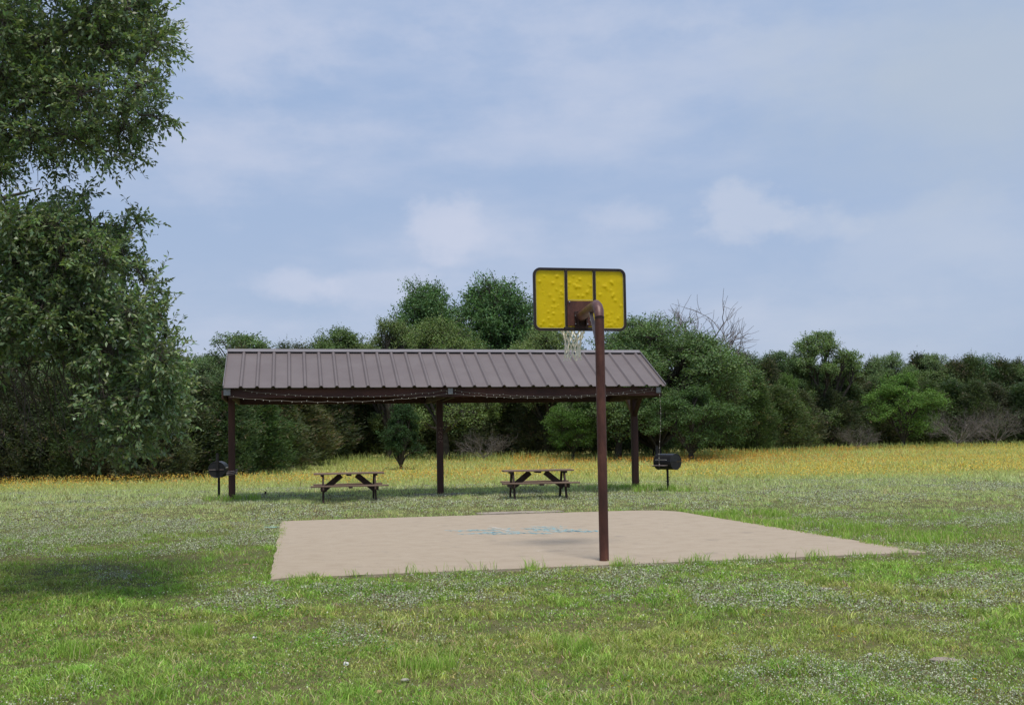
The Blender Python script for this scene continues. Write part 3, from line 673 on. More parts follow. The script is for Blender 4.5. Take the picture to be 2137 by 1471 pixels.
# ------------------------------------------------------------------ foliage builders
def unit(v): return v / np.maximum(np.linalg.norm(v, axis=1, keepdims=True), 1e-9)
def leaf_quads(P, D, Nn, L, W, col, fold=.25):
    """rhombic folded leaves: base P, direction D, approx normal Nn"""
    D = unit(D); S = unit(np.cross(D, Nn)); N2 = np.cross(S, D); L = np.asarray(L).reshape(-1, 1) * np.ones((len(P), 1)); W = np.asarray(W).reshape(-1, 1) * np.ones((len(P), 1))
    a = P; b = P + D * L * .45 + S * W * .5 + N2 * W * fold; c = P + D * L; d = P + D * L * .45 - S * W * .5 + N2 * W * fold
    V = np.stack([a, b, c, d], 1).reshape(-1, 3); n = len(P); i = np.arange(n)[:, None] * 4
    return V, i + np.array([[0, 1, 2, 3]]), np.repeat(col, 4, 0)
def tubes_np(paths, seg=5):
    """paths: list of (pts(k,3), radii(k))"""
    Vs = []; Fs = []; o = 0
    for pts, rs in paths:
        pts = np.asarray(pts, float); k = len(pts); t = np.gradient(pts, axis=0); t = unit(t)
        ref = np.array([0.31, .77, .55]); x = unit(np.cross(t, ref)); y = np.cross(t, x)
        an = np.arange(seg) * 2 * np.pi / seg
        ring = pts[:, None, :] + (x[:, None, :] * np.cos(an)[None, :, None] + y[:, None, :] * np.sin(an)[None, :, None]) * np.asarray(rs)[:, None, None]
        Vs.append(ring.reshape(-1, 3)); i = (np.arange(k - 1)[:, None] * seg + np.arange(seg)[None, :]); j = (np.arange(k - 1)[:, None] * seg + (np.arange(seg)[None, :] + 1) % seg)
        Fs.append((np.stack([i, j, j + seg, i + seg], -1).reshape(-1, 4)) + o); o += k * seg
    return np.concatenate(Vs), np.concatenate(Fs)
def bend(a, b, r, sag=.0, n=5, j=.08):
    a = np.asarray(a, float); b = np.asarray(b, float); t = np.linspace(0, 1, n)[:, None]; d = np.linalg.norm(b - a)
    p = a + (b - a) * t; off = (r.random(3) - .5) * j * d * 2; p = p + off * (4 * t * (1 - t)); p[:, 2] += (sag * d * 4 * t * (1 - t))[:, 0]; p[1:-1] += (r.random((n - 2, 3)) - .5) * j * d * .5
    return p
def pal(n, r, base, var=.25, hue=.15):
    c = np.array(base)[None, :] * (1 + (r.random((n, 1)) - .5) * 2 * var); c = c * (1 + (r.random((n, 3)) - .5) * 2 * hue * np.array([1, .4, 1])); return np.clip(c, .002, 1)
def oak_proto(seed, H, R, nl=20, ncl=30, nleaf=52, low=.24, flat=.9, open_=0.0, col=(.16, .21, .095), lsize=.15, lob=.30, bark_mat=None):
    r = np.random.default_rng(seed); paths = []; lv = []
    fork = np.array([r.normal(0, .1), r.normal(0, .1), H * low * .8])
    paths.append((bend((0, 0, -.15), fork, r, 0, 5, .05), np.linspace(.045, .032, 5) * H * .75))
    lobes = []
    for k in range(nl):
        a = k * 2.4 + r.uniform(-.4, .4); q = math.sqrt((k + .5) / nl); rad_ = R * (.80 * q) * r.uniform(.85, 1.1); hz = H * (low + (1 - low) * (.86 - .62 * q ** 2.0 * flat * r.uniform(.6, 1.15)))
        if k % 3 == 2: hz = H * (low + (1 - low) * r.uniform(.0, .5))
        c = np.array([rad_ * math.cos(a), rad_ * math.sin(a), hz]); lr = R * lob * r.uniform(.75, 1.2) * (1 - open_ * .3); lobes.append((c, lr))
    for c, lr in lobes:
        mid = bend(fork, c, r, .10, 6, .12); paths.append((mid, np.linspace(.020, .007, 6) * H * .75))
        d = unit(r.normal(size=(ncl, 3)) + np.array([0, 0, .25])); rr = lr * r.uniform(.8, 1.35, (ncl, 1)) * (.35 + .65 * r.random((ncl, 1)) ** .5) * np.array([1.1, 1.1, .8]); cc = c + d * rr
        for p in cc:
            if r.random() < .55 + open_: paths.append((bend(mid[3 + int(r.integers(0, 3))], p, r, .05, 4, .12), np.linspace(.006, .002, 4) * H * .75))
            n = int(nleaf * r.uniform(.6, 1.3)); cr = lr * r.uniform(.22, .36) * (1 - .25 * open_)
            q = p + r.normal(size=(n, 3)) * cr * np.array([1, 1, .7]) * .62; dd = unit(r.normal(size=(n, 3)) + (q - p) / cr * .8); nn = unit(r.normal(size=(n, 3)) * .5 + (q - p) / cr * .7 + np.array([0, 0, .8]))
            shade = r.uniform(.75, 1.3); lv.append((q, dd, nn, r.uniform(.7, 1.3, n) * lsize, r.uniform(.7, 1.2, n) * lsize * .55, pal(n, r, np.array(col) * shade)))
    for c, lr in lobes:
        for k in range(int(ncl * .7)):
            d = unit(r.normal(size=(1, 3)) + np.array([0, 0, .5]))[0]; p = c + d * lr * r.uniform(.95, 1.5) * np.array([1.1, 1.1, .9]); s0 = c + d * lr * .5; paths.append((bend(s0, p, r, 0, 4, .1), np.linspace(.0035, .0015, 4) * H * .6)); n = int(r.integers(10, 26)); tt = r.random((n, 1)) ** .6
            q = s0 + (p - s0) * tt + r.normal(size=(n, 3)) * lr * .085; nn = unit(r.normal(size=(n, 3)) * .6 + np.array([0, 0, 1.0])); lv.append((q, unit(r.normal(size=(n, 3)) + d), nn, r.uniform(.6, 1.1, n) * lsize, r.uniform(.6, 1.0, n) * lsize * .55, pal(n, r, np.array(col) * r.uniform(.85, 1.35))))
    V, Fq, Cc = leaf_quads(*[np.concatenate([l[i] for l in lv]) for i in range(6)])
    return mesh_np('crown', V, [Fq], Cc), mesh_np('trunk', *(lambda a: (a[0], [a[1]]))(tubes_np(paths)))
def juniper_proto(seed, H, R, n=1500, per=14, col=(.075, .102, .052), ragged=.5, skirt=.05, dead=.07):
    r = np.random.default_rng(seed); paths = [(bend((0, 0, -.15), (0, 0, H * .92), r, 0, 7, .03), np.linspace(.035, .006, 7) * H * .7)]
    th = r.random(n) * 2 * np.pi; zz = (skirt + (1 - skirt) * r.random(n) ** .85)
    lob = 1 + ragged * (vn(th * 1.3, zz * 6, 1, seed) - .5) * 2; prof = (np.clip(1 - zz, 0, 1) ** .55) * (.55 + .45 * np.minimum(1, zz / .25)) * lob
    rr = R * prof * (.30 + .70 * r.random(n) ** .45); P = np.stack([rr * np.cos(th), rr * np.sin(th), zz * H], 1)
    tips = r.random(n) < .14; P[tips, 2] += r.uniform(0, .09 * H, tips.sum()); P[tips, :2] *= r.uniform(1, 1.25, (tips.sum(), 1))
    for k in range(0, n, 9):
        z0 = P[k, 2] * .8; paths.append((bend((0, 0, max(.1, z0)), P[k], r, .05, 4, .1), np.linspace(.008, .0025, 4) * H * .6))
    outd = unit(np.stack([np.cos(th), np.sin(th), np.full(n, .55)], 1))
    P2 = np.repeat(P, per, 0) + r.normal(size=(n * per, 3)) * R * .075; D2 = unit(np.repeat(outd, per, 0) + r.normal(size=(n * per, 3)) * .55); N2 = unit(r.normal(size=(n * per, 3)) + np.array([0, 0, .6]))
    sh = np.repeat(r.uniform(.65, 1.45, n), per)[:, None]; Cc = pal(n * per, r, col) * sh
    dm = np.repeat(r.random(n) < dead, per); Cc[dm] = pal(int(dm.sum()), r, (.17, .135, .10))
    V, Fq, C4 = leaf_quads(P2, D2, N2, r.uniform(.14, .32, n * per), r.uniform(.035, .07, n * per), Cc, .1)
    return mesh_np('crown', V, [Fq], C4), mesh_np('trunk', *(lambda a: (a[0], [a[1]]))(tubes_np(paths)))
def bare_proto(seed, H, R, nb=9, depth=4, low=.35, thick=1.0, droop=0.0):
    r = np.random.default_rng(seed); paths = []
    def grow(p, d, L, rad_, lev):
        e = p + d * L; pth = bend(p, e, r, 0, 5, .12); paths.append((pth, np.linspace(rad_, rad_ * .55, 5)))
        if lev == 0: return
        for k in range(int(r.integers(3, 6))):
            s = pth[int(r.integers(2, 5))]; nd = unit((d + r.normal(size=3) * .62 + np.array([0, 0, .12 - droop]))[None])[0]; grow(s, nd, L * r.uniform(.5, .82), rad_ * .55, lev - 1)
    top = np.array([0, 0, H * low]); paths.append((bend((0, 0, -.1), top, r, 0, 4, .05), np.linspace(.03, .02, 4) * H * .6 * thick))
    for k in range(nb):
        a = k * 2.4; q = r.uniform(.3, 1); d = unit(np.array([[math.cos(a) * q * R / H * 2, math.sin(a) * q * R / H * 2, r.uniform(.5, 1.)]]))[0]; grow(top * r.uniform(.5, 1), d, H * .30 * r.uniform(.8, 1.2), .011 * H * .6 * thick, depth - 1)
    V, Fq = tubes_np(paths, 3); return mesh_np('branches', V, [Fq])

PROTO = {}
def reg(k, kind, meshes, H, R): PROTO[k] = (kind, meshes, H, R)
reg('oakA', 'live_oak_tree', oak_proto(11, 10, 4.2), 10, 4.2)
reg('oakB', 'live_oak_tree', oak_proto(12, 10, 4.0, nl=22, lob=.27), 10, 4.0)
reg('oakC', 'live_oak_tree', oak_proto(13, 10, 3.2, nl=20, ncl=34, lob=.34), 10, 3.2)
reg('oakD', 'live_oak_tree', oak_proto(14, 10, 3.6, nl=19, ncl=24, nleaf=40, open_=.35, lob=.25), 10, 3.6)
reg('oakE', 'live_oak_tree', oak_proto(15, 10, 5.2, nl=40, ncl=34, nleaf=54, low=.08, lob=.24, flat=.8, lsize=.15), 10, 5.2)
reg('bright', 'elm_tree', oak_proto(16, 6, 2.6, nl=14, ncl=28, nleaf=50, low=.12, lob=.32, col=(.16, .27, .06), lsize=.12), 6, 2.6)
reg('small', 'young_oak_tree', oak_proto(17, 5, 1.5, nl=18, ncl=26, nleaf=40, low=.06, lob=.36, col=(.10, .15, .07), lsize=.11), 5, 1.6)
reg('junA', 'juniper_tree', juniper_proto(21, 7, 2.3), 7, 2.3)
reg('junB', 'juniper_tree', juniper_proto(22, 7, 2.6, ragged=.7, col=(.088, .114, .053)), 7, 2.6)
reg('junC', 'juniper_tree', juniper_proto(23, 7, 2.1, ragged=.5, dead=.16, col=(.078, .094, .053)), 7, 2.1)
reg('bare', 'bare_tree', (bare_proto(31, 9, 3.4, 12, 4, .45, 1.7),), 9, 3.4)
reg('brush', 'bare_shrub', (bare_proto(32, 4, 3.0, 16, 4, .12, .6),), 4, 3.0)
TREES = {}
def tree(px, Y, top, kind, wpx=None, label='', cat='tree', group=None, tint=(1, 1, 1), rz=None, name=None):
    knd, meshes, H0, R0 = PROTO[kind]; p = at(px, 940, Y); g = gz(p.x, Y); zt = at(px, top, Y).z; s = (zt - g) / H0 * 1.02
    sx = s if wpx is None else 1.2 * (wpx / F * Y) / (2 * R0)
    root = empty(name or knd, (p.x, Y, g), rng.uniform(0, 6.28) if rz is None else rz); root.scale = (sx, sx, s)
    tag(root, label, cat, group)
    if len(meshes) == 2:
        a = link('crown', meshes[0], M_far, root); a.color = (*tint, 1); link('trunk', meshes[1], M_fbark, root, True)
    else: link('branches', meshes[0], M_bare, root)
    return root
# ---- distinctive trees of the skyline
tree(505, 66, 692, 'oakD', 235, 'flat topped open oak rising above the left end of the pavilion roof', tint=(.9, 1.0, .95))
tree(705, 74, 684, 'oakC', 150, 'rounded dark oak showing above the roof left of the bare twigged one', tint=(.85, .95, .8))
tree(812, 74, 660, 'oakD', 150, 'oak with dead twigs at its top, above the left middle of the roof', tint=(1.1, 1.1, .95))
tree(905, 80, 590, 'oakC', 175, 'tall dark rounded oak above the roof, left of the tall pair', tint=(.72, .95, .85))
tree(1043, 82, 583, 'oakC', 205, 'tallest dark oak above the roof, just left of the backboard', tint=(.70, .95, .85), rz=2.0)
tree(930, 70, 668, 'oakB', 190, 'lighter olive oak in front of the tall dark pair above the roof', tint=(1.0, 1.05, .85))
tree(1140, 72, 682, 'oakA', 190, 'light olive green oak behind the net, left of the sky gap', tint=(1.2, 1.2, 1.05))
tree(1372, 66, 662, 'oakE', 330, 'large spreading live oak behind the right end of the pavilion', tint=(.85, .98, .92), rz=.6)
tree(1445, 60, 800, 'bright', 170, 'low rounded oak lobe bulging from the big oak behind the right grill', tint=(.55, .55, .9), name='live_oak_tree')
tree(1290, 64, 770, 'oakA', 200, 'mid green oak just left of the right pavilion post', tint=(1.0, 1.1, .9))
tree(1195, 64, 815, 'bright', 120, 'small bright green tree seen under the roof behind the hoop pole', tint=(.55, .6, .6))
tree(1452, 82, 676, 'bare', 185, 'leafless grey tree top sticking out above the big live oak')
tree(1560, 84, 735, 'oakC', 110, 'small dark rounded oak right of the big live oak', tint=(.7, .85, .8))
tree(1632, 84, 728, 'oakD', 120, 'thin dark oak between the small round one and the tall open one', tint=(.7, .85, .8))
tree(1722, 84, 686, 'oakD', 160, 'tall open branched oak rising above the right hand tree line', tint=(1.05, 1.15, 1.0), rz=1.2)
tree(1868, 90, 738, 'oakA', 110, 'pale green oak top above the bright green tree', tint=(1.05, 1.15, 1.1))
tree(1955, 92, 734, 'oakD', 110, 'pale open oak top in the far right skyline, right of the bright tree', tint=(1.05, 1.1, 1.1))
tree(2042, 92, 744, 'oakC', 110, 'dark domed oak near the right edge of the photo', tint=(.65, .85, .8))
tree(2115, 92, 760, 'oakA', 120, 'mid green oak at the far right edge of the skyline', tint=(.9, 1.0, .9))
tree(1888, 80.5, 772, 'bright', 140, 'bright fresh green tree standing out in the dark right hand tree line', tint=(.80, .84, .9), rz=.3)
tree(1580, 74, 795, 'junA', 95, 'green cone shaped juniper right of the large live oak', tint=(1.1, 1.25, .9))
tree(1640, 78, 775, 'bright', 70, 'small light green bush crown between junipers on the right', tint=(.75, .72, .9))
tree(838, 55, 838, 'small', 74, 'small leaning oak standing alone in the meadow behind the left table', tint=(.42, .56, .44))
tree(2000, 76, 800, 'brush', 170, 'grey leafless shrub right of the bright green tree')
tree(2080, 77, 790, 'brush', 150, 'pinkish grey leafless shrub nearest the right edge')
tree(1010, 65, 860, 'brush', 150, 'grey twiggy shrub seen under the middle of the roof')
tree(1790, 76, 850, 'brush', 120, 'grey twiggy shrub left of the bright green tree')
tree(712, 84, 800, 'junB', 150, 'shaded juniper filling the gap above the left table, right of the green brown row', 'tree', None, (.8, .9, .8), name='juniper_tree')
# ---- anonymous members of the thickets
ORD = 'leftmost|second from left|third from left|fourth from left|fifth from left|sixth from left|seventh from left|eighth from left|ninth from left|tenth from left|eleventh from left|twelfth from left|thirteenth from left|fourteenth from left|fifteenth from left|sixteenth from left|seventeenth from left|eighteenth from left'.split('|')
def fill(n, x0, x1, Yf, topf, kinds, label, group, w=(90, 150), tint=(1, 1, 1), jt=.15):
    for i in range(n):
        px = x0 + (x1 - x0) * (i + .5) / n + rng.uniform(-12, 12); Y = Yf(px) + rng.uniform(-1, 1.5); k = kinds[int(rng.integers(len(kinds)))]
        t = np.array(tint) * (1 + rng.uniform(-jt, jt)) * (1 + rng.uniform(-.1, .1, 3)); tree(px, Y, topf(px) + rng.uniform(-10, 14), k, rng.uniform(*w), label % ORD[i], 'tree', group, tuple(t))
E = lambda px: float(np.interp(px, range(-400, 2501, 50), _ey))
J = ['junA', 'junB', 'junC']
fill(13, -230, 440, lambda x: E(x) + 2.2, lambda x: 790, J, 'dark juniper, %s, in the front row of the thicket beside the left grill', 'front row junipers of the left thicket', (120, 190))
fill(10, -250, 440, lambda x: E(x) + 7, lambda x: 745, ['junB', 'oakA', 'junA'], 'taller tree, %s, in the back row of the thicket beside the left grill', 'back row trees of the left thicket', (150, 230))
fill(5, 450, 640, lambda x: E(x) + 2.5, lambda x: 800 + (x - 450) * .1, J, 'green brown juniper, %s, behind left pavilion post', 'junipers behind the left bay of the pavilion', (110, 170), (1.15, 1.2, .95))
fill(5, 430, 660, lambda x: E(x) + 8, lambda x: 745, J, 'juniper, %s, in the row behind the left roof end', 'back row junipers at the left end of the pavilion', (110, 160))
fill(13, 640, 1290, lambda x: E(x) + 2.5, lambda x: 815, ['junA', 'junB', 'junC', 'junB'], 'dark juniper, %s, of the row seen under the pavilion roof behind both tables', 'junipers seen under the pavilion roof', (95, 150))
fill(13, 620, 1330, lambda x: E(x) + 8, lambda x: 745, ['junA', 'junB', 'oakA', 'junB'], 'tree, %s, of the row behind the pavilion reaching the roof line', 'trees directly behind the pavilion roof', (110, 170), (.9, .95, .9))
fill(7, 1270, 1520, lambda x: E(x) + 5, lambda x: 790, ['junB', 'oakA', 'junA'], 'dark tree, %s, in shade behind the big spreading oak', 'dark trees behind the big spreading oak', (110, 150), (.85, .9, .85))
fill(15, 1500, 2260, lambda x: E(x) + 2.5, lambda x: 812, J, 'dark juniper, %s, in the front row of the right hand tree line', 'front row junipers right of the pavilion', (90, 140))
fill(18, 1500, 2280, lambda x: E(x) + 8, lambda x: 762, ['junA', 'junB', 'oakC', 'junC'], 'dark tree, %s, in the back row of the right hand tree line', 'back row trees right of the pavilion', (95, 150), (.95, 1, .95))
# fallen dead branches
def deadwood(px, py, wpx, hpx, label, seed):
    g = ground_pt(px, py); me = bare_proto(seed, 1.0, 1.6, 12, 3, .1, .9, .1); me.materials.append(M_bare if True else None)
    root = link('dead_branches', me); s = hpx / F * g.y; root.location = g; root.scale = (wpx / F * g.y / 1.6, .6, s * 1.1); tag(root, label, 'dead branches')
deadwood(600, 984, 70, 28, 'pale bleached dead branches lying at the edge of the yellow flowers', 41)
deadwood(180, 1004, 160, 30, 'grey brush pile at the foot of the left thicket', 42)
deadwood(330, 1002, 120, 26, 'smaller grey brush pile beside the left thicket near the grill', 43)

# ------------------------------------------------------------------ big live oak at the left
def big_oak():
    r = np.random.default_rng(77)
    base = Vector((-8.9, 11.6, gz(0, 11.6)))
    root = empty('live_oak_tree', base); tag(root, 'large live oak whose leafy branches hang into the left side of the photo', 'tree')
    b0 = np.array(base)
    specs = []   # px, py, radius m, density
    S = [(30, 40, .50), (120, 90, .50), (215, 40, .45), (300, 30, .42), (340, 90, .30), (250, 110, .42), (320, 185, .28), (345, 255, .16), (290, 250, .28), (200, 190, .42), (120, 190, .45), (40, 160, .5), (240, 300, .24), (180, 280, .30), (110, 285, .26),
         (40, 270, .40), (20, 350, .26), (290, 310, .10), (375, 25, .12), (365, 240, .10), (150, 350, .14),
         (40, 465, .40), (120, 475, .32), (195, 470, .20), (262, 468, .12), (220, 495, .22), (40, 540, .5), (140, 550, .45), (230, 545, .27), (280, 570, .20), (320, 610, .16), (90, 640, .48), (200, 640, .46), (290, 660, .30), (345, 660, .15), (150, 700, .40),
         (250, 740, .40), (330, 740, .28), (30, 650, .40), (30, 700, .28), (300, 810, .40), (355, 800, .24), (385, 830, .11), (230, 820, .30), (340, 880, .22), (270, 890, .28), (210, 900, .2), (240, 930, .14), (310, 920, .12), (190, 405, .10), (300, 465, .06), (350, 715, .12),
         (200, -80, .5), (320, -70, .4), (80, -80, .5), (60, -220, .6), (220, -220, .6)]
    for (px, py, R_) in S:
        for k, Yd in enumerate((10.6, 11.4, 12.1) if R_ > .2 else (11.0,)):
            q = at(px - (30 if py < 420 else 8) + r.uniform(-14, 14), py + r.uniform(-12, 12), Yd + r.uniform(-.2, .2)); specs.append((np.array(q), R_ * .84, (.62 if py < 400 else 1.05) * (1 if k < 2 else .8), 1))
    # the rest of the crown, outside the picture and around the trunk
    for i in range(46):
        a = r.uniform(0, 2 * np.pi); q = 4.6 * math.sqrt(r.random()); p = np.array([b0[0] + q * math.cos(a) - .6, b0[1] + q * math.sin(a), b0[2] + r.uniform(2.6, 8.8) - .06 * q * q])
        if p[0] / p[1] > -.56: p[0] = -.60 * p[1] - r.uniform(0, 1)
        specs.append((p, .85, .5, 0))
    paths = [(bend(b0 - [0, 0, .2], b0 + [.2, 0, 2.0], r, 0, 5, .04), np.linspace(.46, .36, 5))]
    limbs = []
    for tgt in ([-6.2, 11.2, 6.6], [-6.5, 11.4, 5.4], [-6.1, 11.2, 3.7], [-6.3, 11.3, 3.0], [-6.3, 10.0, 5.0], [-6.2, 13.5, 5.0], [-10.5, 9.5, 5.5], [-11.5, 13, 5.5], [-9, 11.5, 7.5]):
        L_ = bend(b0 + [.2, 0, 1.9], tgt, r, .12, 9, .10); limbs.append(L_); paths.append((L_, np.linspace(.17, .008, 9) ))
    allp = np.concatenate([l[3:] for l in limbs])
    lv = []; tw = []
    for i in range(16):  # unseen overhanging clumps, added to throw shade on the left lawn
        yy = r.uniform(5.8, 8.6); specs.append((np.array([r.uniform(-8.2, -5.0), yy, 2.7 + .47 * yy + r.uniform(0, 1.0)]), .7, .42, 0))
    specs.sort(key=lambda q: np.linalg.norm(allp - q[0], axis=1).min())
    for c, R_, dens, fine in specs:
        d = np.linalg.norm(allp - c, axis=1); near = np.argsort(d + r.random(len(d)) * .5)[0]; a = allp[int(near)]; br = bend(a, c, r, .05, 6, .16); ln = np.linalg.norm(c - a); paths.append((br, np.linspace(.007 + .007 * min(2, ln), .005, 6))); allp = np.concatenate([allp, br[2:]])
        nt_ = int((300 if fine else 90) * R_ ** 2.2 * 2.9 * dens) + (14 if fine else 0)
        dr = unit(r.normal(size=(nt_, 3))); rr = R_ * (.15 + .85 * r.random((nt_, 1)) ** .6); p0 = c + dr * rr * .75; td = unit(dr * .9 + r.normal(size=(nt_, 3)) * .5 + np.array([.15, 0, -.10])); Lt = r.uniform(.14, .32, (nt_, 1)) * (1 if fine else 1.6)
        for k in range(0, nt_, 3):
            tw.append((np.array([br[int(r.integers(2, 6))], (p0[k] + br[-1]) / 2 + r.normal(size=3) * .03, p0[k]]), [.006, .004, .0025]))
        for k in range(nt_): tw.append((np.array([p0[k], p0[k] + td[k] * Lt[k]]), [.0028, .0015]))
        per = 13 if fine else 9; n = nt_ * per; t = np.tile((np.arange(per) + .6) / per, nt_)[:, None]
        P = np.repeat(p0, per, 0) + np.repeat(td * Lt, per, 0) * t + r.normal(size=(n, 3)) * .006; D = unit(np.repeat(td, per, 0) * .8 + r.normal(size=(n, 3)) * .75 + np.array([0, 0, -.1])); Nn = unit(r.normal(size=(n, 3)) * .7 + np.array([0, 0, 1]))
        sh = np.repeat(r.uniform(.75, 1.3, nt_), per)[:, None]
        cc = pal(n, r, (.20, .27, .13), .3, .2) * sh; yl = r.random(n) < .06; cc[yl] = pal(int(yl.sum()), r, (.22, .27, .11))
        sz = 1.0 if fine else 1.9
        lv.append((P, D, Nn, r.uniform(.042, .078, n) * sz, r.uniform(.022, .034, n) * sz, cc))
    V, Fq, Cc = leaf_quads(*[np.concatenate([l[i] for l in lv]) for i in range(6)])
    print('oak leaves', len(Fq))
    me = mesh_np('crown', V - b0, [Fq], Cc); link('crown', me, M_leaf, root)
    # hanging bare twigs under the lower mass
    for i in range(70):
        p = np.array(at(r.uniform(-60, 190), r.uniform(700, 800), r.uniform(10.8, 12.5))); q = p + np.array([r.uniform(-.1, .5), r.uniform(-.2, .2), -r.uniform(.4, 1.1)]); tw.append((bend(p, q, r, 0, 6, .18), np.linspace(.009, .002, 6)))
    for i in range(60):
        p = np.array(at(r.uniform(-40, 230), r.uniform(-20, 260), r.uniform(10.8, 12.2))); q = p + np.array([r.uniform(-.3, .7), r.uniform(-.2, .2), -r.uniform(.3, 1.0)]); tw.append((bend(p, q, r, 0, 6, .15), np.linspace(.010, .003, 6)))
    Vt, Ft = tubes_np(paths, 8); o = link('trunk', mesh_np('trunk', Vt - b0, [Ft]), M_bark, root, True)
    Vt, Ft = tubes_np(tw, 3); link('twigs', mesh_np('twigs', Vt - b0, [Ft]), noisy('twig_bark', [(.3, (.07, .055, .045)), (.7, (.17, .14, .12))], 9, 3, .9), root)
big_oak()

# ------------------------------------------------------------------ grass and flowers
def scatter(Y0, Y1, dens, seed, marg=1.0, k=.53):
    r = np.random.default_rng(seed); n = int((Y1 - Y0) * (k * (Y0 + Y1) + 2 * marg) * dens)
    y = np.sqrt(r.uniform(Y0 ** 2, Y1 ** 2, n)); x = r.uniform(-1, 1, n) * (k * y + marg)
    a, b = slab_local(x, y); ok = ~((a > -.01) & (a < SW + .01) & (b > -.01) & (b < SD + .01) & ~((a > SW - .25) & (b > SD - .3)))
    ok &= y < field_edge(x, y) + 1.5
    return x[ok], y[ok], r
GREEN = np.array([.31, .45, .10]); OLIVE = np.array([.38, .43, .13]); STRAW = np.array([.60, .50, .29]); BROWN = np.array([.24, .165, .10]); PALEG = np.array([.74, .78, .42]); DEEP = np.array([.21, .35, .07])
def grass_color(x, y, r):
    n = len(x); g = fbm(x, y, .45, 1); d = fbm(x, y, 1.3, 4); u = r.random(n)
    c = GREEN[None] * (1 - sstep(.42, .68, g))[:, None] + OLIVE[None] * sstep(.42, .68, g)[:, None]
    dp = sstep(.5, .75, fbm(x, y, .8, 8)) * .5; c = c * (1 - dp[:, None]) + DEEP * dp[:, None]
    far = sstep(17, 26, y) * .65; c = c * (1 - far[:, None]) + PALEG * far[:, None]
    mead = sstep(33, 42, y)[:, None] * .7; c = c * (1 - mead) + np.array([.48, .50, .17]) * mead
    c = c * (.7 + .6 * r.random((n, 1))); pst = .06 + .18 * sstep(.55, .8, d)
    st = u < pst; c[st] = STRAW * (.6 + .6 * r.random((int(st.sum()), 1))); br = (u > .95); c[br] = BROWN
    return c
def blades(x, y, h, wd, col, r, lean=.55, five=True, z=None):
    n = len(x); z = tz(x, y) if z is None else z; a = r.random(n) * 2 * np.pi; f = r.random(n) * 2 * np.pi; w_ = np.stack([np.cos(f), np.sin(f), np.zeros(n)], 1) * (wd / 2)[:, None]
    ld = np.stack([np.cos(a), np.sin(a), np.zeros(n)], 1); l = (lean * r.uniform(.2, 1.5, n) * h)[:, None]; B_ = np.stack([x, y, z - .005], 1); up = np.array([0, 0, 1.])
    tip = B_ + ld * l + up * (h * r.uniform(.75, 1, n))[:, None]
    if not five:
        V = np.stack([B_ - w_, B_ + w_, tip], 1).reshape(-1, 3); i = np.arange(n)[:, None] * 3; return V, [i + np.array([[0, 1, 2]])], np.repeat(col, 3, 0)
    mid = B_ + ld * l * .35 + up * (h * .6)[:, None]
    V = np.stack([B_ - w_, B_ + w_, mid + w_ * .8, mid - w_ * .8, tip], 1).reshape(-1, 3); i = np.arange(n)[:, None] * 5
    return V, [i + np.array([[0, 1, 2, 3]]), i + np.array([[3, 2, 4]])], np.repeat(col, 5, 0)
